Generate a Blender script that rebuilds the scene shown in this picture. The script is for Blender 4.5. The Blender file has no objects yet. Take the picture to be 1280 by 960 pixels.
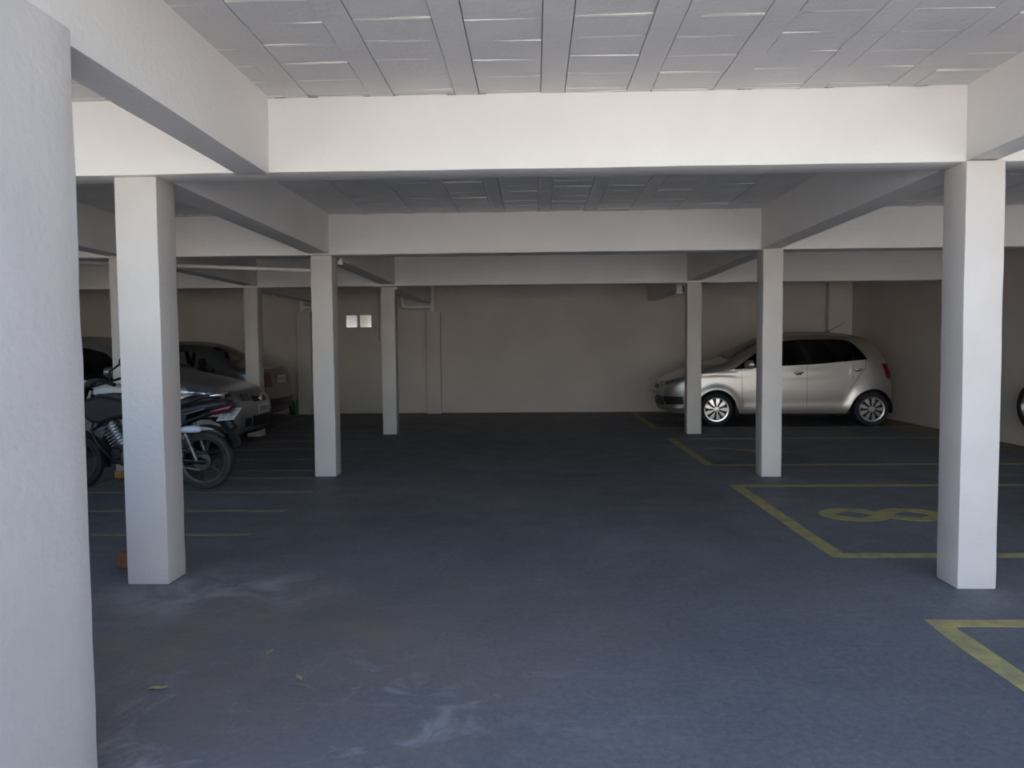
import bpy, bmesh, math, random
from mathutils import Vector, Matrix, noise
random.seed(7)
S = bpy.context.scene
COL = S.collection

# ------------------------------------------------------------------ camera
H = 1.37
F, PITCH, YAW, ROLL = 936.6, -0.0497, 0.0296, 0.0088
cam = bpy.data.objects.new('camera', bpy.data.cameras.new('camera'))
COL.objects.link(cam); S.camera = cam
cam.data.sensor_width = 36.0; cam.data.lens = F / 1280 * 36.0
cam.data.clip_start = 0.05; cam.data.clip_end = 300
right0 = Vector((math.cos(YAW), math.sin(YAW), 0))
fl = Vector((-math.sin(YAW), math.cos(YAW), 0))
fwd = fl * math.cos(PITCH) + Vector((0, 0, math.sin(PITCH)))
up0 = -fl * math.sin(PITCH) + Vector((0, 0, math.cos(PITCH)))
R_ = right0 * math.cos(ROLL) - up0 * math.sin(ROLL)
U_ = right0 * math.sin(ROLL) + up0 * math.cos(ROLL)
m3 = Matrix((R_, U_, -fwd)).transposed()
cam.matrix_world = Matrix.Translation((0, 0, H)) @ m3.to_4x4()

# ------------------------------------------------------------------ world, sun, exposure
EXPOSURE = 1.4
SKY = 0.27
SUN = 6.6
w = bpy.data.worlds.new('sky'); S.world = w; w.use_nodes = True
nt = w.node_tree; bg = nt.nodes['Background']
sky = nt.nodes.new('ShaderNodeTexSky'); sky.sky_type = 'NISHITA'; sky.sun_disc = False
sky.sun_elevation = math.radians(52); sky.sun_rotation = math.radians(10)
sky.air_density = 1.2; sky.dust_density = 0.4; sky.ozone_density = 3.0
nt.links.new(sky.outputs[0], bg.inputs[0]); bg.inputs[1].default_value = SKY
sun = bpy.data.objects.new('sun', bpy.data.lights.new('sun', 'SUN')); COL.objects.link(sun)
sun.data.energy = SUN; sun.data.angle = 0.009; sun.data.color = (1.0, 0.945, 0.87)
sun.rotation_euler = Vector((0.16, -0.60, -0.80)).to_track_quat('-Z', 'Y').to_euler()
S.view_settings.view_transform = 'Standard'; S.view_settings.look = 'None'
S.view_settings.gamma = 1; S.view_settings.use_curve_mapping = False
S.view_settings.exposure = EXPOSURE
S.cycles.max_bounces = 16; S.cycles.diffuse_bounces = 10; S.cycles.transparent_max_bounces = 16

# ------------------------------------------------------------------ materials
def mat(name, col, rough=0.6, metal=0.0, var=0.0, scale=4.0, bump=0.0, bscale=60.0, coat=0.0, col2=None, spec=None):
    m = bpy.data.materials.new(name); m.use_nodes = True
    n = m.node_tree; b = n.nodes['Principled BSDF']
    b.inputs['Roughness'].default_value = rough; b.inputs['Metallic'].default_value = metal
    if coat: b.inputs['Coat Weight'].default_value = coat; b.inputs['Coat Roughness'].default_value = 0.08
    if spec is not None: b.inputs['Specular IOR Level'].default_value = spec
    tc = n.nodes.new('ShaderNodeTexCoord')
    nz = n.nodes.new('ShaderNodeTexNoise'); nz.inputs['Scale'].default_value = scale; nz.inputs['Detail'].default_value = 6
    n.links.new(tc.outputs['Object'], nz.inputs['Vector'])
    rp = n.nodes.new('ShaderNodeValToRGB'); rp.color_ramp.elements[0].position = 0.3; rp.color_ramp.elements[1].position = 0.7
    c1 = tuple(c * (1 - var) for c in col); c2 = col2 or tuple(min(1, c * (1 + var)) for c in col)
    rp.color_ramp.elements[0].color = (*c1, 1); rp.color_ramp.elements[1].color = (*c2, 1)
    n.links.new(nz.outputs['Fac'], rp.inputs['Fac']); n.links.new(rp.outputs['Color'], b.inputs['Base Color'])
    if bump:
        nb = n.nodes.new('ShaderNodeTexNoise'); nb.inputs['Scale'].default_value = bscale; nb.inputs['Detail'].default_value = 4
        n.links.new(tc.outputs['Object'], nb.inputs['Vector'])
        bp = n.nodes.new('ShaderNodeBump'); bp.inputs['Strength'].default_value = bump; bp.inputs['Distance'].default_value = 0.01
        n.links.new(nb.outputs['Fac'], bp.inputs['Height']); n.links.new(bp.outputs['Normal'], b.inputs['Normal'])
    return m

def glass_mat(name, tint, rough=0.02, ior=1.5):
    m = bpy.data.materials.new(name); m.use_nodes = True
    n = m.node_tree; n.nodes.remove(n.nodes['Principled BSDF']); out = n.nodes['Material Output']
    tr = n.nodes.new('ShaderNodeBsdfTransparent'); tr.inputs[0].default_value = (*tint, 1)
    gl = n.nodes.new('ShaderNodeBsdfGlossy'); gl.inputs['Roughness'].default_value = rough
    fr = n.nodes.new('ShaderNodeFresnel'); fr.inputs[0].default_value = ior
    mx = n.nodes.new('ShaderNodeMixShader')
    n.links.new(fr.outputs[0], mx.inputs[0]); n.links.new(tr.outputs[0], mx.inputs[1]); n.links.new(gl.outputs[0], mx.inputs[2])
    n.links.new(mx.outputs[0], out.inputs['Surface'])
    return m

M = {}
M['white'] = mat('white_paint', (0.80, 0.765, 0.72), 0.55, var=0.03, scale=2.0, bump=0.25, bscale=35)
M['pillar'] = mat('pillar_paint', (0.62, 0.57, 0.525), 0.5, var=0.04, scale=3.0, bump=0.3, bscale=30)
M['wall'] = mat('wall_paint', (0.66, 0.59, 0.535), 0.7, var=0.05, scale=1.2, bump=0.3, bscale=50)
M['ceil'] = mat('ceiling_paint', (0.72, 0.695, 0.665), 0.7, var=0.05, scale=3, bump=0.35, bscale=45)
M['mortar'] = mat('mortar_paint', (0.95, 0.92, 0.84), 0.7, var=0.04, scale=8)
M['crack'] = mat('dark_crack', (0.05, 0.03, 0.025), 0.9, var=0.2, scale=20)
M['pvc'] = mat('white_pipe_plastic', (0.86, 0.84, 0.80), 0.4, var=0.02)
M['black'] = mat('black_plastic', (0.014, 0.014, 0.016), 0.42, var=0.15, scale=20)
M['gloss'] = mat('black_trim', (0.006, 0.006, 0.007), 0.3, var=0.1)
M['rubber'] = mat('tyre_rubber', (0.018, 0.018, 0.019), 0.75, var=0.25, scale=12, bump=0.2, bscale=120)
M['dusty'] = mat('dusty_tyre_rubber', (0.05, 0.043, 0.038), 0.85, var=0.35, scale=9, bump=0.3, bscale=120)
M['dark'] = mat('dark_interior', (0.02, 0.02, 0.022), 0.8, var=0.2)
M['seatcloth'] = mat('seat_cloth', (0.05, 0.05, 0.055), 0.9, var=0.2)
M['champagne'] = mat('silver_car_paint', (0.47, 0.435, 0.395), 0.32, metal=0.75, var=0.015, scale=60, coat=0.6)
M['silver'] = mat('cool_silver_car_paint', (0.42, 0.42, 0.415), 0.32, metal=0.75, var=0.015, scale=60, coat=0.6)
M['grey'] = mat('grey_car_paint', (0.17, 0.172, 0.172), 0.36, metal=0.6, var=0.015, scale=60, coat=0.6)
M['alloy'] = mat('wheel_cover_silver', (0.62, 0.60, 0.58), 0.25, metal=0.9, var=0.02, scale=20)
M['bronze'] = mat('dusty_dark_rim', (0.11, 0.095, 0.082), 0.45, metal=0.5, var=0.2, scale=15)
M['chrome'] = mat('chrome', (0.85, 0.85, 0.85), 0.12, metal=1.0, var=0.01)
M['steel'] = mat('dull_steel', (0.30, 0.29, 0.285), 0.42, metal=0.9, var=0.1, scale=15)
M['glass'] = glass_mat('tinted_window', (0.18, 0.20, 0.20))
M['glass_clear'] = glass_mat('clear_window', (0.82, 0.86, 0.83))
M['lens'] = mat('lamp_lens', (0.20, 0.20, 0.21), 0.12, metal=0.35, var=0.35, scale=18, coat=1.0)
M['red'] = mat('red_lamp_lens', (0.17, 0.008, 0.013), 0.15, var=0.15, scale=25, coat=0.8)
M['redsoft'] = mat('dark_red_plastic', (0.07, 0.006, 0.010), 0.3, var=0.15, coat=0.5)
M['plate'] = mat('number_plate', (0.62, 0.62, 0.60), 0.5, var=0.06, scale=25)
M['ink'] = mat('plate_characters', (0.03, 0.03, 0.03), 0.6, var=0.1)
M['tank'] = mat('graphite_tank_paint', (0.030, 0.028, 0.031), 0.42, var=0.1, coat=0.08, spec=0.3)
M['seat'] = mat('black_vinyl', (0.02, 0.018, 0.022), 0.5, var=0.2, bump=0.2, bscale=150)
M['clear'] = mat('frosted_lens', (0.62, 0.68, 0.78), 0.25, var=0.08, coat=0.5)
M['sheen'] = mat('reflecting_pane', (0.80, 0.79, 0.78), 0.16, metal=0.75, var=0.12, scale=7)
M['brick'] = mat('terracotta', (0.30, 0.12, 0.055), 0.85, var=0.25, scale=14, bump=0.4)
M['leaf'] = mat('dry_leaf', (0.42, 0.34, 0.16), 0.8, var=0.25, scale=30)
M['bottle_green'] = mat('green_bottle_plastic', (0.03, 0.22, 0.20), 0.3, var=0.15, coat=0.3)
M['bottle_dark'] = mat('dark_bottle_plastic', (0.012, 0.016, 0.02), 0.35, var=0.15, coat=0.3)
M['cap'] = mat('pale_bottle_cap', (0.45, 0.55, 0.52), 0.4, var=0.05)
M['ochre'] = mat('yellow_ochre_paint', (0.52, 0.30, 0.07), 0.75, var=0.2, scale=20)
M['cream'] = mat('added_wall_paint', (0.72, 0.65, 0.55), 0.8, var=0.05)  # paint of the walls added out of view in the yard
M['concrete'] = mat('pale_concrete', (0.56, 0.525, 0.485), 0.9, var=0.1, scale=2)

def yellow_mat():
    m = mat('worn_yellow_road_paint', (0.43, 0.36, 0.12), 0.75, var=0.12, scale=6)
    n = m.node_tree; b = n.nodes['Principled BSDF']
    old = b.inputs['Base Color'].links[0].from_socket
    tc = n.nodes.new('ShaderNodeTexCoord')
    nz = n.nodes.new('ShaderNodeTexNoise'); nz.inputs['Scale'].default_value = 9; nz.inputs['Detail'].default_value = 9
    nz.inputs['Roughness'].default_value = 0.7
    n.links.new(tc.outputs['Object'], nz.inputs['Vector'])
    rp = n.nodes.new('ShaderNodeValToRGB'); rp.color_ramp.elements[0].position = 0.42; rp.color_ramp.elements[1].position = 0.62
    rp.color_ramp.elements[0].color = (0.04, 0.04, 0.04, 1); rp.color_ramp.elements[1].color = (0.55, 0.55, 0.55, 1)
    n.links.new(nz.outputs['Fac'], rp.inputs[0])
    mx = n.nodes.new('ShaderNodeMix'); mx.data_type = 'RGBA'
    n.links.new(rp.outputs[0], mx.inputs[0]); n.links.new(old, mx.inputs[6])
    mx.inputs[7].default_value = (0.15, 0.155, 0.165, 1)
    n.links.new(mx.outputs[2], b.inputs['Base Color'])
    return m
M['yellow'] = yellow_mat()
def faded_mat():
    m = yellow_mat(); m.name = 'faded_yellow_road_paint'
    for nd in m.node_tree.nodes:
        if nd.type == 'VALTORGB' and abs(nd.color_ramp.elements[0].position - 0.42) < 1e-3:
            nd.color_ramp.elements[0].color = (0.45, 0.45, 0.45, 1); nd.color_ramp.elements[1].color = (0.82, 0.82, 0.82, 1)
    return m
M['faded'] = faded_mat()

def floor_mat():
    m = bpy.data.materials.new('dark_worn_concrete'); m.use_nodes = True
    n = m.node_tree; b = n.nodes['Principled BSDF']; L = n.links
    tc = n.nodes.new('ShaderNodeTexCoord')
    def nz(scale, det=8, rough=0.6, vec=None, dist=0.0):
        t = n.nodes.new('ShaderNodeTexNoise'); t.inputs['Scale'].default_value = scale; t.inputs['Detail'].default_value = det
        t.inputs['Roughness'].default_value = rough; t.inputs['Distortion'].default_value = dist
        L.new(vec or tc.outputs['Object'], t.inputs['Vector']); return t.outputs['Fac']
    def ramp(f, p0, p1, c0, c1):
        r = n.nodes.new('ShaderNodeValToRGB'); e = r.color_ramp.elements
        e[0].position = p0; e[1].position = p1; e[0].color = (*c0, 1); e[1].color = (*c1, 1); L.new(f, r.inputs[0]); return r.outputs[0]
    def mix(f, a, c, mode='MIX'):
        x = n.nodes.new('ShaderNodeMix'); x.data_type = 'RGBA'; x.blend_type = mode
        if isinstance(f, float): x.inputs[0].default_value = f
        else: L.new(f, x.inputs[0])
        L.new(a, x.inputs[6])
        if isinstance(c, tuple): x.inputs[7].default_value = (*c, 1)
        else: L.new(c, x.inputs[7])
        return x.outputs[2]
    def blob(cx, cy, rx, ry):
        mp = n.nodes.new('ShaderNodeMapping'); mp.vector_type = 'POINT'
        mp.inputs['Location'].default_value = (-cx / rx, -cy / ry, 0); mp.inputs['Scale'].default_value = (1 / rx, 1 / ry, 0)
        L.new(tc.outputs['Object'], mp.inputs[0])
        g = n.nodes.new('ShaderNodeTexGradient'); g.gradient_type = 'SPHERICAL'; L.new(mp.outputs[0], g.inputs[0]); return g.outputs['Fac']
    def mul(a, c):
        x = n.nodes.new('ShaderNodeMath'); x.operation = 'MULTIPLY'; L.new(a, x.inputs[0]); L.new(c, x.inputs[1]); return x.outputs[0]
    W0, K, O = (0.0,) * 3, (1.0,) * 3, None
    c = ramp(nz(0.55, 8, 0.65), 0.32, 0.70, (0.112, 0.117, 0.131), (0.172, 0.178, 0.195))
    fine = ramp(nz(30, 10, 0.8), 0.32, 0.70, (0.66,) * 3, (1.34,) * 3)
    c = mix(1.0, c, fine, 'MULTIPLY')
    # brown dust near the front left and along the right wall
    br = mul(ramp(blob(-1.1, 3.3, 2.0, 1.7), 0.0, 0.8, W0, K), ramp(nz(1.6, 6), 0.35, 0.65, (0.25,) * 3, (0.9,) * 3))
    c = mix(br, c, (0.20, 0.170, 0.150))
    br2 = mul(ramp(blob(6.3, 11.5, 0.55, 5.5), 0.0, 0.45, W0, K), ramp(nz(2.4, 6), 0.3, 0.6, (0.4,) * 3, K))
    c = mix(br2, c, (0.20, 0.14, 0.10))
    # chalky scuffs with shapes of their own
    st = mul(ramp(blob(-1.75, 4.15, 0.75, 0.55), 0.0, 0.6, W0, K), ramp(nz(2.8, 8, 0.7, None, 0.6), 0.44, 0.66, W0, (0.85,) * 3))
    c = mix(st, c, (0.36, 0.345, 0.345))
    st2 = mul(ramp(blob(-0.9, 2.6, 1.3, 0.9), 0.0, 0.6, W0, K), ramp(nz(3.6, 10, 0.72, None, 1.2), 0.52, 0.68, W0, (0.7,) * 3))
    c = mix(st2, c, (0.34, 0.335, 0.35))
    mp = n.nodes.new('ShaderNodeMapping'); mp.inputs['Rotation'].default_value = (0, 0, 0.9); mp.inputs['Scale'].default_value = (0.7, 6.0, 1)
    L.new(tc.outputs['Object'], mp.inputs[0])
    sc = mul(ramp(nz(1.5, 10, 0.75, mp.outputs[0], 0.4), 0.56, 0.74, W0, (0.6,) * 3), ramp(nz(0.5, 4), 0.38, 0.56, W0, K))
    c = mix(sc, c, (0.28, 0.28, 0.295))
    dk = ramp(nz(1.1, 6, 0.6, None, 0.3), 0.60, 0.74, W0, (0.35,) * 3)
    c = mix(dk, c, (0.09, 0.092, 0.10))
    L.new(c, b.inputs['Base Color'])
    L.new(ramp(nz(3, 5), 0.3, 0.7, (0.50,) * 3, (0.70,) * 3), b.inputs['Roughness'])
    b.inputs['Specular IOR Level'].default_value = 0.32
    bp = n.nodes.new('ShaderNodeBump'); bp.inputs['Strength'].default_value = 0.35; bp.inputs['Distance'].default_value = 0.008
    L.new(nz(38, 8, 0.7), bp.inputs['Height']); L.new(bp.outputs[0], b.inputs['Normal'])
    return m
M['floor'] = floor_mat()

# ------------------------------------------------------------------ helpers
def tag(o, label=None, cat=None, group=None, kind=None):
    if label: o['label'] = label
    if cat: o['category'] = cat
    if group: o['group'] = group
    if kind: o['kind'] = kind
    return o

def empty(name, loc, rz=0.0):
    o = bpy.data.objects.new(name, None); COL.objects.link(o)
    o.location = loc; o.rotation_euler = (0, 0, rz); o.empty_display_size = 0.2
    return o

class MB:
    """collects shapes, then links them as one mesh object"""
    def __init__(s): s.v = []; s.f = []; s.mi = []
    def add(s, vs, fs, mi=0):
        b = len(s.v); s.v += [tuple(p) for p in vs]
        s.f += [tuple(b + i for i in f) for f in fs]; s.mi += [mi] * len(fs); return s
    def box(s, a, b, mi=0, rot=None):
        x0, y0, z0 = a; x1, y1, z1 = b
        vs = [Vector(p) for p in [(x0,y0,z0),(x1,y0,z0),(x1,y1,z0),(x0,y1,z0),(x0,y0,z1),(x1,y0,z1),(x1,y1,z1),(x0,y1,z1)]]
        if rot:
            c = sum(vs, Vector()) / 8; vs = [rot @ (p - c) + c for p in vs]
        return s.add(vs, [(3,2,1,0),(4,5,6,7),(0,1,5,4),(1,2,6,5),(2,3,7,6),(3,0,4,7)], mi)
    def tube(s, pts, r, n=12, mi=0, closed=False, caps=True):
        pts = [Vector(p) for p in pts]; k = len(pts); rr = r if isinstance(r, (list, tuple)) else [r] * k
        vs = []; prev = None
        for i, p in enumerate(pts):
            if closed: t = (pts[(i+1) % k] - pts[i-1])
            else: t = pts[min(i+1, k-1)] - pts[max(i-1, 0)]
            t.normalize()
            if prev is None:
                a = Vector((0,0,1)) if abs(t.z) < 0.9 else Vector((1,0,0))
                u = t.cross(a).normalized()
            else:
                u = (prev - t * prev.dot(t)).normalized()
            prev = u; q = t.cross(u)
            for j in range(n):
                th = 2*math.pi*j/n; vs.append(p + (u*math.cos(th) + q*math.sin(th)) * rr[i])
        fs = []
        for i in range(k if closed else k-1):
            for j in range(n):
                a, b = i*n+j, i*n+(j+1) % n; c, d = ((i+1) % k)*n+(j+1) % n, ((i+1) % k)*n+j
                fs.append((a, b, c, d))
        if caps and not closed:
            fs.append(tuple(range(n-1, -1, -1))); fs.append(tuple((k-1)*n+j for j in range(n)))
        return s.add(vs, fs, mi)
    def lathe(s, prof, n=32, axis='y', c=(0,0,0), mi=0):
        """prof = list of (radius, axial)"""
        vs = []; c = Vector(c)
        for r, a in prof:
            for j in range(n):
                th = 2*math.pi*j/n; x, y = r*math.cos(th), r*math.sin(th)
                vs.append(c + Vector((x, a, y) if axis == 'y' else ((a, x, y) if axis == 'x' else (x, y, a))))
        fs = []
        for i in range(len(prof)-1):
            for j in range(n):
                fs.append((i*n+j, i*n+(j+1) % n, (i+1)*n+(j+1) % n, (i+1)*n+j))
        return s.add(vs, fs, mi)
    def loft(s, secs, n=20, e=2.4, mi=0):
        """secs = list of (x, yc, zc, half_width, half_height): closed superellipse rings along x"""
        vs = []
        for x, yc, zc, hw, hh in secs:
            for j in range(n):
                th = 2*math.pi*j/n; c, q = math.cos(th), math.sin(th)
                vs.append((x, yc + hw*math.copysign(abs(c)**(2/e), c), zc + hh*math.copysign(abs(q)**(2/e), q)))
        k = len(secs); fs = []
        for i in range(k-1):
            for j in range(n): fs.append((i*n+j, i*n+(j+1) % n, (i+1)*n+(j+1) % n, (i+1)*n+j))
        fs.append(tuple(range(n))); fs.append(tuple((k-1)*n+j for j in range(n-1, -1, -1)))
        return s.add(vs, fs, mi)
    def prism(s, poly, thick, plane='xz', at=0.0, mi=0):
        """polygon (a, b) pushed out by thick along the missing axis, starting at `at`"""
        def P(a, b, c): return {'xz': (a, c, b), 'xy': (a, b, c), 'yz': (c, a, b)}[plane]
        n = len(poly)
        vs = [P(a, b, at) for a, b in poly] + [P(a, b, at+thick) for a, b in poly]
        fs = [tuple(range(n)), tuple(range(2*n-1, n-1, -1))] + [(i, (i+1) % n, n+(i+1) % n, n+i) for i in range(n)]
        return s.add(vs, fs, mi)
    def grid(s, rows, mi=0):
        m = len(rows[0]); vs = [p for r in rows for p in r]
        return s.add(vs, [(i*m+j, i*m+j+1, (i+1)*m+j+1, (i+1)*m+j) for i in range(len(rows)-1) for j in range(m-1)], mi)
    def build(s, name, mats, parent=None, smooth=None, bevel=0.0, fix=True, merge=0.0):
        me = bpy.data.meshes.new(name); me.from_pydata(s.v, [], s.f)
        for m in (mats if isinstance(mats, list) else [mats]): me.materials.append(m)
        me.polygons.foreach_set('material_index', s.mi)
        bm = bmesh.new(); bm.from_mesh(me)
        if merge: bmesh.ops.remove_doubles(bm, verts=bm.verts, dist=merge); bmesh.ops.dissolve_degenerate(bm, edges=bm.edges, dist=1e-6)
        if fix: bmesh.ops.recalc_face_normals(bm, faces=bm.faces)
        bm.to_mesh(me); bm.free()
        if smooth is not None:
            me.shade_smooth(); me.set_sharp_from_angle(angle=math.radians(smooth))
        o = bpy.data.objects.new(name, me); COL.objects.link(o)
        if parent: o.parent = parent
        if bevel:
            b = o.modifiers.new('bevel', 'BEVEL'); b.width = bevel; b.segments = 2; b.limit_method = 'ANGLE'; b.angle_limit = math.radians(40)
        return o

def plaster_box(name, a, b, m, step=0.11, wob=0.0035, rnd=0.010):
    """a hand-plastered concrete member: rounded arrises, faces and edges a few millimetres out of true"""
    bm = bmesh.new(); bmesh.ops.create_cube(bm, size=1)
    for v in bm.verts:
        v.co = Vector([a[i] + (v.co[i] + 0.5) * (b[i]-a[i]) for i in range(3)])
    bmesh.ops.bevel(bm, geom=bm.edges[:], offset=rnd, segments=2, affect='EDGES', profile=0.6)
    for ax in range(3):
        L = b[ax]-a[ax]; k = int(L/step)
        for i in range(1, k):
            no = Vector((0,0,0)); no[ax] = 1; co = Vector((0,0,0)); co[ax] = a[ax] + L*i/k
            bmesh.ops.bisect_plane(bm, geom=bm.verts[:]+bm.edges[:]+bm.faces[:], plane_co=co, plane_no=no)
    for v in bm.verts:
        d = noise.noise_vector(v.co*2.3)*wob + noise.noise_vector(v.co*9.0)*wob*0.45
        for ax in range(3):
            if b[ax]-a[ax] > 1.0: d[ax] = 0
        if v.co.z < 0.02 + a[2] and a[2] < 0.01: d.z = 0
        v.co += d
    me = bpy.data.meshes.new(name); bm.to_mesh(me); bm.free(); me.materials.append(m)
    me.shade_smooth(); me.set_sharp_from_angle(angle=math.radians(22))
    o = bpy.data.objects.new(name, me); COL.objects.link(o); return o

# ------------------------------------------------------------------ the room shell, plus unseen surfaces added to steer daylight
XL, XR, YB, YF, ZC = -9.6, 6.45, 15.60, 1.45, 2.765
o = MB().box((XL-0.2, 0.6, -0.2), (XR+0.2, YB+0.2, 0)).build('floor', M['floor'])
tag(o, 'dark blue-grey worn concrete floor of the parking garage', 'floor', kind='structure')
o = MB().box((-30, -30, -0.2), (30, 0.6, 0)).build('ground', M['concrete'])  # unseen yard, added so sunlight bounces up into the garage
tag(o, 'unseen pale concrete yard added to bounce sunlight into the garage', 'ground', kind='structure')
o = MB().box((-30, -13.2, 0), (30, -13, 3.4)).build('wall_front_bounce', M['cream'])  # added unseen wall, reflects sunlight deep into the garage
tag(o, 'unseen cream wall added behind the viewer to bounce sunlight inside', 'wall', kind='structure')
o = MB().box((XL, 1.92, 0), (-1.82, 2.10, 1.25)).build('wall_bounce_blocker', M['wall'])  # unseen low wall, added to keep ground bounce off the left pillars
tag(o, 'unseen low wall added left of the huge left pillar to block bounced light', 'wall', kind='structure')
o = MB().box((XL-0.2, YB, 0), (XR+0.2, YB+0.2, 3.0)).build('wall_back', M['wall'])
tag(o, 'beige painted rear wall of the garage', 'wall', kind='structure')
o = MB().box((XR, YF, 0), (XR+0.2, YB, 3.0)).build('wall_right', M['wall'])
tag(o, 'beige painted right side wall beyond the hatchback', 'wall', kind='structure')
o = MB().box((XL-0.2, YF, 0), (XL, YB, 3.0)).build('wall_left', M['wall'])
tag(o, 'beige painted left side wall beyond the parked cars', 'wall', kind='structure')

for nm, a, b, lab in (('wall_right_baffle', XR, XR+0.2, 'unseen cream wall added forward of the right garage wall to cut side light'), ('wall_left_baffle', XL-0.2, XL, 'unseen cream wall added forward of the left garage wall to cut side light')):  # added unseen side walls, narrow the daylight coming from the yard
    o = MB().box((a, -13, 0), (b, YF, 3.4)).build(nm, M['cream']); tag(o, lab, 'wall', kind='structure')

# ceiling: concrete ribs along the depth, painted clay blocks between them, mortar smears, slab on top
c = MB()
c.box((XL-0.2, YF, ZC+0.06), (XR+0.2, YB+0.2, ZC+0.24))
RS, RC0, RW = 0.472, 0.113, 0.128
k0 = math.ceil((XL - RC0)/RS); k1 = math.floor((XR - RC0)/RS)
ROWS_Y = [YF, 4.21, 7.85, 11.57, YB]
def wavy_strip(x0, x1, y, z, h):
    n = 7; a = []; d = []
    for i in range(n):
        x = x0 + (x1-x0)*i/(n-1); t = noise.noise((x*4, y*3, 1))*0.006
        k = h*(0.45 + 0.55*math.sin(math.pi*(i+0.5)/n)) * random.uniform(0.7, 1.2)
        a.append((x, y-k+t, z)); d.append((x, y+k+t, z))
    c.grid([a, d], 1)
for k in range(k0-1, k1+2):
    xc = RC0 + RS*k
    x0, x1 = max(XL, xc-RW/2), min(XR, xc+RW/2)
    if x1 > x0: c.box((x0, YF, ZC-0.001), (x1, YB, ZC+0.07))
    bx0, bx1 = max(XL, xc+RW/2+0.005), min(XR, xc+RS-RW/2-0.004)
    if bx1 - bx0 < 0.03: continue
    y = YF + random.uniform(0, 0.1)
    while y < YB-0.02:
        L = 0.222; e = min(y+L, YB)
        for q in (4.21, 7.85, 11.57):
            if y < q < e and q - y > 0.05: e = q - random.choice([0.002, 0.004, 0.012])
        z = ZC + random.uniform(-0.001, 0.006); tx = random.uniform(-0.003, 0.003)
        vs = [(bx0, y, z-tx), (bx1, y, z+tx), (bx1, e-0.003, z+tx+0.001), (bx0, e-0.003, z-tx), (bx0, y, z+0.06), (bx1, y, z+0.06), (bx1, e-0.003, z+0.06), (bx0, e-0.003, z+0.06)]
        c.add(vs, [(3,2,1,0),(4,5,6,7),(0,1,5,4),(1,2,6,5),(2,3,7,6),(3,0,4,7)])
        u = random.random()
        if u < (0.62 if y < 4.2 else 0.05):
            a0 = bx0 + random.choice([0.004, 0.03, 0.08])*random.uniform(0.3, 1); a1 = bx1 - random.choice([0.004, 0.03, 0.09])*random.uniform(0.3, 1)
            wavy_strip(a0, a1, y-0.001, z-abs(tx)-0.0025, random.uniform(0.005, 0.010))
        y = e
# dark chips where the ceiling meets the first beams
for k in range(-4, 6):
    for q in (4.205, 7.845):
        for s_ in (0, 1):
            if random.random() < 0.75:
                xc = RC0 + RS*k + (RW/2 if s_ else -RW/2)
                l = random.uniform(0.02, 0.09); a = xc - (l if not s_ else 0.005)
                h = random.uniform(0.0015, 0.004); c.grid([[(a + l*i/5, q-0.0035-random.uniform(0.001, 0.006), ZC-h*random.uniform(0.2, 1)) for i in range(6)], [(a + l*i/5, q+0.002, ZC-h*0.3) for i in range(6)]], 2)
o = c.build('ceiling', [M['ceil'], M['mortar'], M['crack']])
tag(o, 'pale ceiling of concrete ribs and clay blocks with dark joints', 'ceiling', kind='structure')

# pillars
def pillar(x0, x1, y0, d, top, label):
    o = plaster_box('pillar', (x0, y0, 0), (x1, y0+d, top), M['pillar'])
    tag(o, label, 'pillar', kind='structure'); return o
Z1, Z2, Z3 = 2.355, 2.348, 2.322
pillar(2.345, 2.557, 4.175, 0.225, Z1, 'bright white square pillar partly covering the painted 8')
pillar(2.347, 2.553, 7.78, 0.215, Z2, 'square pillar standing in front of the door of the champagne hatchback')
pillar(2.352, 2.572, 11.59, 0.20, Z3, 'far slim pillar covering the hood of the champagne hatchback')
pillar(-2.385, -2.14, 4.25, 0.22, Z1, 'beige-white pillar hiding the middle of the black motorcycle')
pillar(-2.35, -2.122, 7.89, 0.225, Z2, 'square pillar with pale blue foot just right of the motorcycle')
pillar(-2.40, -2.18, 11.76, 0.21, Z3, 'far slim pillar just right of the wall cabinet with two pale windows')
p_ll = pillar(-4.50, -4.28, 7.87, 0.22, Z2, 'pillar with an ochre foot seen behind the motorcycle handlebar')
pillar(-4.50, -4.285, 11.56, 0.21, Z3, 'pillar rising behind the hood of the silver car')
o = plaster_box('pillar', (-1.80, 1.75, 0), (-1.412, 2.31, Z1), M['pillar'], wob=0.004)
tag(o, 'huge pale blue-grey pillar filling the left edge of the photo', 'pillar', kind='structure')

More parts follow.
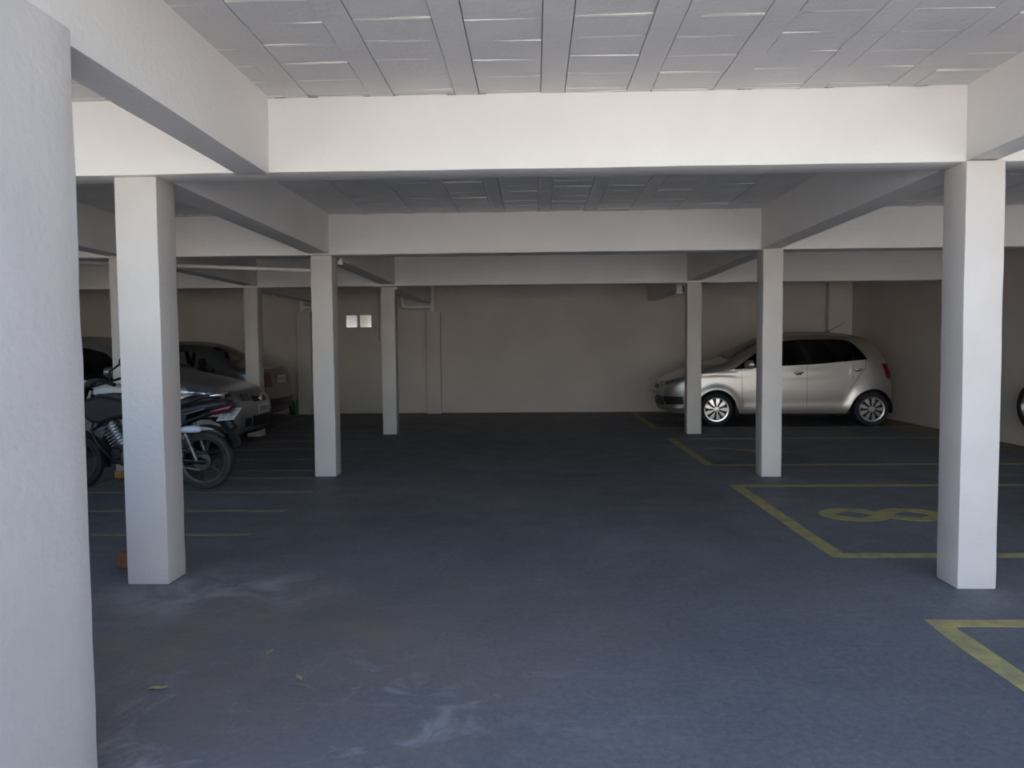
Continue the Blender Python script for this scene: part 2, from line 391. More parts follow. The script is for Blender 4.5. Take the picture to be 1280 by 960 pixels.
# beams
def beam(a, b, label):
    o = plaster_box('beam', a, b, M['white'], wob=0.003, rnd=0.009)
    tag(o, label, 'beam', kind='structure'); return o
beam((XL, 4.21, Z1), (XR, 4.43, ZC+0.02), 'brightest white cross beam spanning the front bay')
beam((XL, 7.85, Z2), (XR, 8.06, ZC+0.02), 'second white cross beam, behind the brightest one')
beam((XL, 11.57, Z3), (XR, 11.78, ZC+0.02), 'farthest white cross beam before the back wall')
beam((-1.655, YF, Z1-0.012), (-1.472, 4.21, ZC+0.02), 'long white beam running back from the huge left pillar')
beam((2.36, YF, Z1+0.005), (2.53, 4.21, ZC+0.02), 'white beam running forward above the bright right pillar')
for nm, x0, x1, la, lb, lc in (
    ('l', -2.36, -2.135, 'white beam running back from the pillar before the motorcycle', 'short beam between the two slim pillars left of the aisle', 'dim beam reaching the back wall above the wall cabinet'),
    ('r', 2.345, 2.555, 'white beam running back from the bright right pillar', 'short beam between the two slim pillars before the hatchback', 'dim beam reaching the back wall above the hatchback hood'),
    ('m', -4.50, -4.285, 'dim beam over the motorcycle parking strip', 'beam crossed by the white pipe above the parked cars', 'dim beam reaching the back wall above the grey sedan')):
    beam((x0, 4.43, Z1+0.004), (x1, 7.85, ZC+0.02), la)
    beam((x0, 8.06, Z2+0.004), (x1, 11.57, ZC+0.02), lb)
    beam((x0, 11.78, Z3-0.03), (x1, YB, ZC+0.02), lc)

# pilasters on the back wall
def pilaster(x0, x1, d, z, label):
    o = plaster_box('wall_pilaster', (x0, YB-d, 0), (x1, YB, z), M['wall'])
    tag(o, label, 'pilaster', kind='structure')
pilaster(-2.215, -1.93, 0.2, 2.10, 'low beige pilaster on the back wall under the white pipe tee')
pilaster(-4.90, -4.62, 0.2, 2.12, 'low beige pilaster on the back wall beside the bottles')
pilaster(5.98, XR, 0.18, 2.76, 'wide beige pilaster in the back right corner behind the hatchback')

# ------------------------------------------------------------------ floor markings
def flat(mb, poly, z=0.0, t=0.0015): mb.prism(poly, t, 'xy', z)
def stroke(mb, pts, wd, closed=False):
    n = len(pts); P = [Vector((p[0], p[1])) for p in pts]; a = []; b = []
    for i in range(n):
        if closed: t = P[(i+1) % n] - P[i-1]
        else: t = P[min(i+1, n-1)] - P[max(i-1, 0)]
        t.normalize(); q = Vector((-t.y, t.x)); w_ = wd[i] if isinstance(wd, list) else wd
        a.append(P[i] + q*w_/2); b.append(P[i] - q*w_/2)
    for i in range(n if closed else n-1):
        j = (i+1) % n; flat(mb, [a[i], a[j], b[j], b[i]])
def jag(x0, y0, x1, y1, wd, seg=0.25):
    """a hand-painted band with a slightly uneven edge"""
    L = math.hypot(x1-x0, y1-y0); n = max(2, int(L/seg))
    return [(x0+(x1-x0)*i/n + noise.noise((i*0.7, x0, y0))*0.006, y0+(y1-y0)*i/n + noise.noise((y0, i*0.7, x1))*0.006) for i in range(n+1)], [wd*(1+0.12*noise.noise((i*0.9, y1, x0))) for i in range(n+1)]
def bay(x0, ya, yb, label, wd=0.095, front=True):
    m = MB()
    for y in ((ya+wd/2, yb-wd/2)):
        if y > 0.7:
            p, ww = jag(x0, y, 6.42, y, wd); stroke(m, p, ww)
    p, ww = jag(x0+wd/2, max(ya, 0.7)+wd, x0+wd/2, yb-wd, wd*1.15); stroke(m, p, ww)
    o = m.build('parking_bay_outline', M['yellow'])
    return tag(o, label, 'bay marking', 'yellow outlines of the right-hand parking bays')
bay(1.92, 1.2, 3.71, 'yellow bay corner painted on the floor nearest the viewer')
bay(1.91, 4.81, 7.34, 'yellow bay outline enclosing the painted number 8')
bay(1.945, 8.53, 11.05, 'yellow bay outline between the two slim right pillars')
bay(1.96, 12.40, 15.33, 'yellow bay outline under the champagne hatchback')
# numbers, read from the aisle: up = +x, left = +y
m = MB()
def ring8(cx, cy, rx, ry, ix, iy, t=0.0015):
    n = 28; out = []; inn = []
    for i in range(n):
        th = 2*math.pi*i/n; cc, ss = math.cos(th), math.sin(th)
        out.append((cx+rx*cc, cy+ry*ss)); g = 1/(abs(cc)+abs(ss))
        g = 0.85*g + 0.15*0.8
        inn.append((cx+ix*cc*g, cy+iy*ss*g))
    for i in range(n):
        j = (i+1) % n; flat(m, [out[i], out[j], inn[j], inn[i]], 0.0, t)
ring8(2.555, 6.03, 0.265, 0.235, 0.165, 0.135); ring8(3.015, 6.03, 0.265, 0.225, 0.16, 0.13, 0.0024)
tag(m.build('bay_number', M['yellow']), 'large yellow figure 8 painted on the floor', 'bay number', 'numbers painted in the bays')
m = MB(); stroke(m, [(2.30, 10.05), (2.42, 9.98), (2.75, 9.82), (3.0, 9.70), (3.2, 9.60)], [0.17, 0.12, 0.10, 0.10, 0.10]); stroke(m, [(3.2, 9.55), (3.2, 10.15)], 0.12)
tag(m.build('bay_number', M['faded']), 'faded yellow figure 7 painted behind the second right pillar', 'bay number', 'numbers painted in the bays')
m = MB(); stroke(m, [(2.52+0.22*math.cos(t*0.3), 13.9+0.2*math.sin(t*0.3)) for t in range(21)], 0.11, True)
stroke(m, [(2.6, 14.08), (2.85, 14.08), (3.05, 14.0), (3.15, 13.85)], 0.11)
tag(m.build('bay_number', M['faded']), 'faded yellow figure 6 painted under the nose of the hatchback', 'bay number', 'numbers painted in the bays')
# motorcycle strip, left
for i, (y, xe, lab) in enumerate([
    (5.42, -2.10, 'yellow motorcycle line nearest the viewer, beside the left pillar foot'),
    (6.235, -2.12, 'second yellow motorcycle line, in front of the motorcycle'),
    (7.06, -2.13, 'yellow line running under the motorcycle tyres'),
    (7.83, -2.36, 'yellow line touching the front of the second left pillar'),
    (8.30, -2.19, 'yellow line just behind the second left pillar'),
    (9.15, -2.18, 'faint yellow line ending shortly right of the second left pillar'),
    (10.07, -2.15, 'faint yellow line ending farthest right in the motorcycle strip'),
    (10.95, -2.30, 'faint yellow line level with the nose of the silver car'),
    (11.70, -2.30, 'faint yellow line touching the foot of the far left pillar'),
    (12.33, -2.50, 'faintest yellow line, behind the far left pillar foot')]):
    m = MB(); p, ww = jag(-4.42, y, xe, y, 0.062); stroke(m, p, ww)
    tag(m.build('motorcycle_bay_line', M['faded']), lab, 'floor line', 'yellow lines of the motorcycle strip')
m = MB(); p, ww = jag(-4.42, 4.9, -4.42, 7.85, 0.07); stroke(m, p, ww)
tag(m.build('strip_end_line', M['faded']), 'yellow line running back to the pillar with the ochre foot', 'floor line')
m = MB(); p, ww = jag(-4.40, 11.80, -4.62, 15.4, 0.07); stroke(m, p, ww)
tag(m.build('strip_end_line', M['faded']), 'yellow line running back to the wall beside the bottles', 'floor line')
# ochre foot of the pillar behind the motorcycle
MB().box((-4.512, 7.857, 0.0), (-4.268, 8.10, 0.075)).build('painted_foot', M['ochre'], p_ll, bevel=0.006)

# ------------------------------------------------------------------ pipes
def bend(a, b, c_, r=0.07, n=6):
    """corner path a-b-c rounded at b"""
    a, b, c_ = Vector(a), Vector(b), Vector(c_); p = b + (a-b).normalized()*r; q = b + (c_-b).normalized()*r
    return [p*(1-t)**2 + b*2*t*(1-t) + q*t*t for t in [i/n for i in range(n+1)]]
t = empty('drain_pipe', (-2.07, 15.33, 2.1)); tag(t, 'white plastic drain pipe with tee above the right low pilaster', 'pipe')
def tl(mb, par, name, m_=None, sm=40):
    ob = mb.build(name, m_ or M['pvc'], par, smooth=sm); ob.matrix_parent_inverse = Matrix.Translation(par.location).inverted(); return ob
tl(MB().tube([(-2.07, 15.33, 2.10), (-2.07, 15.33, ZC-0.008)], 0.036), t, 'vertical_pipe')
tl(MB().tube([(-2.07, 15.33, 2.115), (-2.07, 15.33, 2.27)], 0.052).tube([(-2.07, 15.33, 2.195), (-2.15, 15.33, 2.195)], 0.052), t, 'tee_fitting')
tl(MB().tube([(-2.07, 15.33, 2.195), (-2.58, 15.33, 2.195)], 0.037), t, 'horizontal_pipe')
tl(MB().tube([(-2.56, 15.33, 2.195)] + bend((-2.56, 15.33, 2.195), (-2.685, 15.33, 2.195), (-2.685, 15.33, 2.4), 0.09) + [(-2.685, 15.33, 2.36)], 0.047), t, 'elbow_fitting')
tl(MB().tube([(-2.685, 15.33, 2.35), (-2.685, 15.33, 2.45), (-2.62, 14.9, ZC-0.06)], 0.037), t, 'rising_pipe')
t = empty('drain_pipe', (-4.76, 15.33, 2.1)); tag(t, 'white plastic drain pipe with tee above the left low pilaster', 'pipe')
tl(MB().tube([(-4.76, 15.33, 2.125), (-4.76, 15.33, 2.35)], 0.05).tube([(-4.76, 15.33, 2.225), (-4.68, 15.33, 2.225)], 0.05), t, 'tee_fitting')
tl(MB().tube([(-4.76, 15.33, 2.225), (-4.2, 15.33, 2.225)] + bend((-4.2, 15.33, 2.225), (-4.1, 15.33, 2.225), (-4.1, 15.33, 2.5)) + [(-4.1, 15.33, ZC)], 0.036), t, 'horizontal_pipe')
t = empty('ceiling_pipe', (-3.5, 9.0, 2.35)); tag(t, 'long white sloping pipe hung under the beams above the motorcycle', 'pipe')
tl(MB().tube([(-6.4, 9.0, 2.478), (-4.32, 9.0, 2.386), (-2.50, 9.0, 2.300)], 0.025), t, 'sloping_pipe')
tl(MB().tube([(-2.52, 9.0, 2.3009)] + bend((-2.52, 9.0, 2.301), (-2.44, 9.0, 2.297), (-2.44, 9.0, 2.6), 0.05) + [(-2.44, 9.0, ZC)], 0.029), t, 'elbow_fitting')
def elbow(x, y, z, r, label):
    t = empty('pipe_elbow', (x, y, z)); tag(t, label, 'pipe elbow', 'white pipe elbows by the beams')
    tl(MB().tube([(x, y, z)] + bend((x, y, z), (x, y, z+2.2*r), (x, y+0.5, z+2.2*r), 1.6*r) + [(x, y+0.30, z+2.2*r)], r, 14), t, 'elbow_body')
    tl(MB().tube([(x, y, z-0.012), (x, y, z+0.03)], r*1.18, 14), t, 'collar')
elbow(-2.095, 8.13, 2.285, 0.024, 'tiny white pipe elbow at the top of the second left pillar')
elbow(2.285, 11.85, 2.185, 0.048, 'white pipe elbow at the top of the far right pillar')

# ------------------------------------------------------------------ wall cabinet
t = empty('wall_cabinet', (-3.57, YB, 1.5)); tag(t, 'flat beige wall cabinet on the back wall with two pale windows', 'cabinet')
def part(mb, par, name, m_, **k):
    ob = mb.build(name, m_, par, **k); ob.matrix_parent_inverse = par.matrix_basis.inverted(); return ob
bpy.context.view_layer.update()
part(MB().box((-3.93, YB-0.10, 1.50), (-3.215, YB, 2.52)), t, 'cabinet_body', M['wall'], bevel=0.006)
part(MB().box((-3.905, YB-0.112, 1.53), (-3.24, YB-0.1, 2.49)), t, 'cabinet_door', M['wall'], bevel=0.004)
part(MB().box((-3.275, YB-0.127, 1.74), (-3.26, YB-0.112, 1.82)), t, 'latch', M['steel'])
for x0, x1 in ((-3.885, -3.655), (-3.60, -3.365)):
    part(MB().box((x0-0.012, YB-0.118, 1.788), (x1+0.012, YB-0.112, 2.062)), t, 'window_frame', M['wall'], bevel=0.002)
    s_ = part(MB().box((x0, YB-0.121, 1.80), (x1, YB-0.117, 2.05)), t, 'viewing_window', M['sheen'])
    s_['label'] = 'pale reflecting viewing window'

# ------------------------------------------------------------------ cars
def lerp(a, b, t): return a + (b-a)*t
def interp(pts, x):
    if x <= pts[0][0]: return pts[0][1]
    for (x0, y0), (x1, y1) in zip(pts, pts[1:]):
        if x <= x1: return lerp(y0, y1, (x-x0)/(x1-x0) if x1 > x0 else 0)
    return pts[-1][1]
def smooth_poly(pts, it=2):
    """corner cutting that keeps both ends"""
    for _ in range(it):
        q = [pts[0]]
        for a, b in zip(pts, pts[1:]):
            q += [(lerp(a[0], b[0], .25), lerp(a[1], b[1], .25)), (lerp(a[0], b[0], .75), lerp(a[1], b[1], .75))]
        q.append(pts[-1]); pts = q
    return pts

class CarBody:
    def __init__(s, sp):
        s.sp = sp
        s.front = [(z, x) for x, z in smooth_poly(sp['front'])]      # x of the nose at height z
        s.rear = [(z, x) for x, z in smooth_poly(sp['rear'])]
        s.topl = smooth_poly(sp['top'])                               # nose edge ... tail edge (x, z)
        s.W = sp['W']
    def xf(s, z): return interp(s.front, z)
    def xr(s, z): return interp(s.rear, z)
    def s_of(s, x, z):
        a, b = s.xf(z), s.xr(z); return (x-a)/(b-a)
    def x_of(s, u, z): return lerp(s.xf(z), s.xr(z), u)
    def ztop(s, u):
        if not hasattr(s, 'ts'):
            s.ts = [(s.s_of(x, z), z) for x, z in s.topl]
            s.ts[0] = (0.0, s.ts[0][1]); s.ts[-1] = (1.0, s.ts[-1][1])
        return interp(s.ts, u)
    def y(s, u, z):
        sp = s.sp; x = s.x_of(u, z); W = s.W; zt = s.ztop(u)
        y = W*(1 - 0.035*((z-0.62)/0.42)**2) if z < 0.62 else W*(1 - 0.02*((z-0.62)/0.4)**2)
        zb = interp(sp['belt'], x)
        if z > zb: y -= sp.get('tumble', 0.30)*(z-zb)
        y += 0.016*math.exp(-((z-0.30)/0.028)**2)
        y += 0.010*math.exp(-((z-sp.get('crease', 0.8))/0.03)**2)
        for xw in sp['wheels']:
            d = math.hypot(x-xw, z-sp['wz']) - sp['arch']
            y += 0.022*math.exp(-(max(0, d)/0.075)**2) if z < zb else 0
        a, b = sp.get('nose', (0.62, 0.26)); dx = x - s.xf(z)
        if dx < a: y -= b*(1 - math.sqrt(max(0, 1-((a-dx)/a)**2)))
        a, b = sp.get('tail', (0.45, 0.16)); dx = s.xr(z) - x
        if dx < a: y -= b*(1 - math.sqrt(max(0, 1-((a-dx)/a)**2)))
        r = sp.get('round', 0.11); d = zt - z
        r = min(r, max(0.03, 0.5*(zt - 0.2)))
        if d < r: y -= r*0.85*(1 - math.sqrt(max(0, 1-((r-d)/r)**2)))
        return max(0.05, y)
    def side(s, u, z, sg, off=0.0):
        e = 0.004
        p = Vector((s.x_of(u, z), s.y(u, z), z))
        if off:
            zt = s.ztop(u); z2 = min(z, zt-0.012); u2 = min(max(u, 0.006), 0.994)
            def Q(a, b): return Vector((s.x_of(a, b), s.y(a, b), b))
            du = Q(min(1, u2+e), z2) - Q(max(0, u2-e), z2); dz = Q(u2, z2+0.006) - Q(u2, z2-0.006)
            n = du.cross(dz); n.normalize()
            if n.y < 0: n = -n
            p += n*off
        return Vector((p.x, p.y*sg, p.z))
    def end(s, z, t, rear=False, off=0.0, bulge=0.07):
        ye = s.y(1.0 if rear else 0.0, z)
        x = (s.xr(z) + bulge*(1-t*t)+off) if rear else (s.xf(z) - bulge*(1-t*t)-off)
        return Vector((x, ye*t, z))
    def top(s, u, t, off=0.0):
        zt = s.ztop(u); ye = s.y(u, zt); e = 0.01
        u0, u1 = max(0, u-e), min(1, u+e)
        a = Vector((s.x_of(u0, s.ztop(u0)), s.ztop(u0))); b = Vector((s.x_of(u1, s.ztop(u1)), s.ztop(u1)))
        d = (b-a).normalized(); n = Vector((-d.y, d.x))
        cr = 0.055 if 0.1 < u < 0.93 else 0.055*min(1, max(0, min(u, 1-u)/0.1 if u < .5 else (1-u)/0.07))
        k = cr*(1-t*t) + off
        return Vector((s.x_of(u, zt) + n.x*k, ye*t, zt + n.y*k))

def side_patch(B, mb, box, sg, off=0.004, nu=8, nz=5, mi=0):
    """box: four (x, z) corners: front-bottom, rear-bottom, rear-top, front-top"""
    (a, b, c_, d) = box; rows = []
    for j in range(nz+1):
        r = []
        for i in range(nu+1):
            x = lerp(lerp(a[0], b[0], i/nu), lerp(d[0], c_[0], i/nu), j/nz); z = lerp(lerp(a[1], b[1], i/nu), lerp(d[1], c_[1], i/nu), j/nz)
            u = min(1, max(0, B.s_of(x, z))); r.append(B.side(u, min(z, B.ztop(u)-0.001), sg, off))
        rows.append(r)
    mb.grid(rows, mi)
def end_patch(B, mb, z0, z1, t0, t1, rear=False, off=0.004, n=8, mi=0, z1b=None):
    rows = []
    for j in range(6):
        r = []
        for i in range(n+1):
            t = lerp(t0, t1, i/n); zt = z1 if z1b is None else lerp(z1, z1b, i/n)
            r.append(B.end(lerp(z0, zt, j/5), t, rear, off))
        rows.append(r)
    mb.grid(rows, mi)

def make_wheel(name, root, x, y, r, sg, style, tyre_m, rim_r, wd=0.185):
    """wheel on the side sg; axis along y, outer face towards sg"""
    e = empty(name, (x, y, r)); e.parent = root
    w2 = wd/2
    pr = [(rim_r*0.93, -w2*0.8), (rim_r+0.01, -w2*0.98), (r*0.90, -w2), (r*0.972, -w2*0.86), (r*0.997, -w2*0.55), (r, 0), (r*0.997, w2*0.55), (r*0.972, w2*0.86), (r*0.90, w2), (rim_r+0.01, w2*0.98), (rim_r*0.93, w2*0.8)]
    tm = MB().lathe(pr, 44); 
    ty = tm.build('tyre', tyre_m, e, smooth=35)
    f = sg*w2
    back = MB().lathe([(0.002, f*0.30), (rim_r*0.97, f*0.30), (rim_r*0.99, f*0.85)], 36).build('rim_barrel', M['black'], e, smooth=35)
    h = MB()
    h.lathe([(rim_r*0.86, f*0.90), (rim_r*0.90, f*0.99), (rim_r*1.0, f*1.02), (rim_r*1.03, f*0.93)], 44)
    n = style['n']
    for k in range(n):
        th = 2*math.pi*k/n + style.get('ph', 0)
        for (r0, r1, a0, a1) in style['blades']:
            vs = []
            for rr, aa, dep in ((r0, a0, 1.0), (r0, -a0, 1.0), (r1, -a1, 0.98), (r1, a1, 0.98)):
                q = th + aa + style.get('sweep', 0)*(rr-r0)
                vs.append((rr*rim_r*math.cos(q), f*dep, rr*rim_r*math.sin(q)))
            vs += [(p[0], f*0.72, p[2]) for p in vs]
            h.add(vs, [(0,1,2,3),(7,6,5,4),(0,4,5,1),(1,5,6,2),(2,6,7,3),(3,7,4,0)])
    h.lathe([(0.002, f*1.06), (rim_r*0.20, f*1.05), (rim_r*0.25, f*0.97), (rim_r*0.25, f*0.7)], 24)
    h.build('hub_cap', style['m'], e, smooth=30)
    return e

def make_car(name, sp, loc, rz):
    B = CarBody(sp); root = empty(name, loc, rz); paint = sp['paint']; R = sp['arch']
    sill = sp.get('sill', 0.20)
    # columns of the body loft
    us = set()
    N = 64
    for i in range(N+1): us.add(round(i/N, 5))
    for i in range(7): us.add(round(0.02*(i/6)**2, 5)); us.add(round(1-0.02*(i/6)**2, 5))
    for xw in sp['wheels']:
        for k in range(25):
            th = math.pi*k/24; us.add(round(B.s_of(xw + R*math.cos(th), 0.42), 5))
    cuts = []
    for x0, x1, nm in sp['windows']:
        for x in (x0, x1): us.add(round(B.s_of(x, sp['wmid']), 5)); cuts.append(round(B.s_of(x, sp['wmid']), 5))
    us.add(round(sp['glass_u'][0], 5)); us.add(round(sp['glass_u'][1], 5)); us.add(round(sp['rear_u'][0], 5)); us.add(round(sp['rear_u'][1], 5))
    us = sorted(us); keep = [us[0]]
    prot = set(cuts) | {round(v, 5) for v in sp['glass_u']} | {round(v, 5) for v in sp['rear_u']} | {us[-1]}
    for u in us[1:]:
        if u - keep[-1] < 0.0008:
            if u in prot: keep[-1] = u if keep[-1] not in prot else keep[-1]
            continue
        keep.append(u)
    us = keep
    def zbot(u):
        x = B.x_of(u, 0.42)
        for xw in sp['wheels']:
            if abs(x-xw) < R: return max(sill, sp['wz'] + math.sqrt(R*R-(x-xw)**2))
        if u < 0.02 or u > 0.98: return lerp(sp.get('endz', 0.24), sill, 0)
        return sill
    n1, n2, n3 = 11, 5, 7
    wins = {nm: (round(B.s_of(x0, sp['wmid']), 5), round(B.s_of(x1, sp['wmid']), 5)) for x0, x1, nm in sp['windows']}
    for sg in (-1, 1): pass
    body = MB(); glassm = {nm: {-1: MB(), 1: MB()} for nm in wins}; trim = {}
    colz = []
    for u in us:
        zb, zt = zbot(u), B.ztop(u)
        x = B.x_of(u, sp['wmid'])
        wb, wt = interp(sp['belt'], x), interp(sp['wtop'], x)
        wb = min(wb, zb + 0.80*(zt-zb)); wt = max(wb, min(wt, zt - 0.10*(zt-zb) if zt < 1.1 else zt-0.055))
        z = [lerp(zb, wb, i/n1) for i in range(n1)] + [lerp(wb, wt, i/n2) for i in range(n2)] + [lerp(wt, zt, math.sin(math.pi/2*i/n3)) for i in range(n3+1)]
        colz.append(z)
    for sg in (-1, 1):
        for i in range(len(us)-1):
            um = (us[i]+us[i+1])/2
            for j in range(n1+n2+n3):
                q = [B.side(us[i], colz[i][j], sg), B.side(us[i+1], colz[i+1][j], sg), B.side(us[i+1], colz[i+1][j+1], sg), B.side(us[i], colz[i][j+1], sg)]
                if sg > 0: q.reverse()
                tgt, mi = body, 0
                if n1 <= j < n1+n2 and colz[i][n1+n2]-colz[i][n1] + colz[i+1][n1+n2]-colz[i+1][n1] > 0.004:
                    hit = [nm for nm, (a, b) in wins.items() if a <= um <= b]
                    if hit: tgt = glassm[hit[0]][sg]
                    elif min(a for a, b in wins.values()) < um < max(b for a, b in wins.values()): tgt = trim.setdefault((sg, sum(1 for a, b in wins.values() if b <= um)), MB())
                tgt.add(q, [(0, 1, 2, 3)], mi)
    # centre strips: nose, top, tail, floor
    T = [-1, -0.94, -0.86, -0.7, -0.5, -0.25, 0, 0.25, 0.5, 0.7, 0.86, 0.94, 1]
    zs0 = colz[0]; zs1 = colz[-1]
    body.grid([[B.end(z, t) for t in T] for z in zs0])
    body.grid([[B.end(z, t, True) for t in reversed(T)] for z in zs1])
    wind, back = MB(), MB(); gu, ru = sp['glass_u'], sp['rear_u']
    for i in range(len(us)-1):
        um = (us[i]+us[i+1])/2
        for k in range(len(T)-1):
            # blend nose bulge into the top edge
            def tp(u, t):
                p = B.top(u, t)
                if u < 0.1: q = B.end(B.ztop(0), t); p = p.lerp(Vector((p.x - 0.07*(1-t*t), p.y, p.z)), 1-u/0.1)
                if u > 0.93: p = p.lerp(Vector((p.x + 0.07*(1-t*t), p.y, p.z)), (u-0.93)/0.07)
                return p
            q = [tp(us[i], T[k]), tp(us[i+1], T[k]), tp(us[i+1], T[k+1]), tp(us[i], T[k+1])]
            tm = (T[k]+T[k+1])/2; tgt = body
            if gu[0] <= um <= gu[1] and abs(tm) < 0.90: tgt = wind
            if ru[0] <= um <= ru[1] and abs(tm) < 0.86: tgt = back
            tgt.add(q, [(0, 1, 2, 3)])
    ob = body.build('body', paint, root, smooth=32, merge=0.0004)
    gm = sp.get('glass', M['glass'])
    for nm in wins:
        for sg in (-1, 1): glassm[nm][sg].build('side_window', gm, root, smooth=40, merge=0.0004)
    for tm_ in trim.values(): tm_.build('window_pillar', M['gloss'], root, smooth=40, merge=0.0004)
    wind.build('windshield', gm, root, smooth=60, merge=0.0004)
    back.build('rear_window', gm, root, smooth=60, merge=0.0004)
    # underbody and arch liners
    xs0, xs1 = sp['wheels'][0]+R, sp['wheels'][1]-R
    ub = MB()
    ub.box((xs0-0.02, -B.W+0.06, sill-0.02), (xs1+0.02, B.W-0.06, sill+0.14))
    ub.box((B.xf(0.3)+0.12, -0.5, sill), (xs0, 0.5, sill+0.2)); ub.box((xs1, -0.5, sill), (B.xr(0.3)-0.12, 0.5, sill+0.2))
    ub.box((B.xf(.3)+0.12, -0.55, sill+0.2), (sp['wheels'][0]-R*0.2, 0.55, sill+0.36))
    for xw in sp['wheels']:
        for sg in (-1, 1):
            rows = []
            for yy in (B.W*0.975, B.W-0.32):
                rows.append([(xw + R*1.0*math.cos(math.pi*k/18), sg*yy, max(sill, sp['wz'] + R*1.0*math.sin(math.pi*k/18))) for k in range(-2, 21)])
            ub.grid(rows)
            ub.add([(p[0], p[1], p[2]) for p in rows[1]], [tuple(range(len(rows[1])))])
    ub.build('underbody', M['dark'], root)
    # cabin: dash, seats, floor
    cx = sp['cabin']
    it = MB(); it.box((cx[0]-0.15, -0.66, 0.55), (cx[0]+0.25, 0.66, interp(sp['belt'], cx[0])-0.06)); it.box((cx[0]+0.2, -0.68, 0.32), (cx[3]+0.5, 0.68, 0.36))
    it.box((cx[3]+0.42, -0.62, 0.36), (cx[3]+0.60, 0.62, 0.86))
    it.build('dashboard', M['dark'], root)
    for q in (cx[1], cx[2], ):
        for yy in ((-0.36, 0.36) if q == cx[1] else (-0.36, 0.36)):
            st = MB(); d = sp.get('seat_dir', 1)
            st.loft([(q, yy, 0.55, 0.22, 0.08), (q+0.05, yy, 0.56, 0.25, 0.10), (q+0.42, yy, 0.53, 0.25, 0.10), (q+0.50, yy, 0.52, 0.22, 0.08)], 16)
            rows = []
            for zz, hw, th in ((0.5, 0.24, 0.07), (0.8, 0.25, 0.07), (1.0, 0.22, 0.06), (1.04, 0.16, 0.05), (1.06, 0.06, 0.02)):
                xx = q+0.45+0.26*(zz-0.5); rows.append([(xx+th*math.sin(2*math.pi*k/14), yy+hw*math.cos(2*math.pi*k/14), zz) for k in range(15)])
            st.grid(rows)
            xx = q+0.45+0.26*0.62
            rows = [[(xx+th*math.sin(2*math.pi*k/14), yy+hw*math.cos(2*math.pi*k/14), zz) for k in range(15)] for zz, hw, th in ((1.05, 0.04, 0.02), (1.07, 0.11, 0.04), (1.14, 0.13, 0.05), (1.20, 0.11, 0.04), (1.22, 0.03, 0.01))]
            st.grid(rows)
            st.build('seat', M['seatcloth'], root, smooth=50)
    # wheels
    for xw in sp['wheels']:
        for sg in (-1, 1):
            make_wheel('wheel', root, xw, sg*(B.W-0.105), sp['wr'], sg, sp['wheel'], M['rubber'], sp['rim'])
    # door shut lines, thin dark grooves
    for line in sp.get('seams', []):
        for sg in (-1, 1):
            sm = MB(); pts = []
            for (x0, z0), (x1, z1) in zip(line, line[1:]):
                k = max(2, int(math.hypot(x1-x0, z1-z0)/0.05))
                pts += [(lerp(x0, x1, i/k), lerp(z0, z1, i/k)) for i in range(k+1)]
            a = []; b = []
            for i, (x, z) in enumerate(pts):
                p, q = pts[max(0, i-1)], pts[min(len(pts)-1, i+1)]
                dx, dz = q[0]-p[0], q[1]-p[1]; l = math.hypot(dx, dz) or 1; nx, nz = -dz/l*0.003, dx/l*0.003
                for lst, s2 in ((a, 1), (b, -1)):
                    xx, zz = x+nx*s2, z+nz*s2; lst.append(B.side(B.s_of(xx, zz), zz, sg, 0.0018))
            sm.grid([a, b]); sm.build('door_seam', M['black'], root)
    for (x, z) in sp.get('handles', []):
        for sg in (-1, 1):
            hm = MB(); y0 = B.y(B.s_of(x, z), z)
            hm.loft([(x-0.085, sg*(y0+0.008), z-0.004, 0.008, 0.008), (x-0.06, sg*(y0+0.022), z, 0.012, 0.014), (x, sg*(y0+0.034), z+0.004, 0.012, 0.016), (x+0.06, sg*(y0+0.022), z+0.003, 0.012, 0.014), (x+0.085, sg*(y0+0.008), z, 0.008, 0.008)], 12)
            hm.build('door_handle', sp.get('handle_m', paint), root, smooth=50)
            hm = MB(); side_patch(B, hm, ((x-0.05, z-0.035), (x+0.05, z-0.035), (x+0.04, z+0.012), (x-0.04, z+0.012)), sg, 0.002, 4, 3); hm.build('handle_recess', M['dark'], root)
    if 'mould' in sp:
        for sg in (-1, 1):
            for (x0, x1, z0, z1) in sp['mould']:
                hm = MB(); side_patch(B, hm, ((x0, z0), (x1, z0+0.012), (x1, z1+0.012), (x0, z1)), sg, 0.018, 18, 3)
                side_patch(B, hm, ((x0, z1), (x1, z1+0.012), (x1, z1+0.028), (x0, z1+0.016)), sg, 0.010, 18, 1)
                side_patch(B, hm, ((x0, z0-0.008), (x1, z0+0.004), (x1, z0+0.012), (x0, z0)), sg, 0.006, 18, 1)
                hm.build('side_moulding', paint, root, smooth=30)
    # mirrors
    x, z = sp['mirror']; y0 = B.y(B.s_of(x, z), z)
    for sg in (-1, 1):
        mm = MB(); mm.loft([(x-0.09, sg*(y0+0.10), z+0.05, 0.03, 0.025), (x-0.06, sg*(y0+0.105), z+0.055, 0.085, 0.062), (x-0.01, sg*(y0+0.11), z+0.055, 0.105, 0.074), (x+0.04, sg*(y0+0.115), z+0.055, 0.102, 0.07)], 20)
        o1 = mm.build('wing_mirror', sp.get('mirror_m', paint), root, smooth=50)
        m2 = MB(); m2.tube([(x, sg*(y0-0.03), z), (x-0.01, sg*(y0+0.06), z+0.03)], 0.022, 10); m2.build('mirror_arm', M['black'], o1, smooth=50)
    # wipers
    wm = MB(); u0 = sp['glass_u'][0]
    for t0, t1 in ((-0.75, -0.12), (-0.1, 0.5)):
        wm.tube([B.top(u0-0.004+0.02*i/6*(1 if i else 0), lerp(t0, t1, i/6), 0.022) for i in range(7)], 0.008, 8)
    wm.build('wiper', M['black'], root, smooth=50)
    return root, B

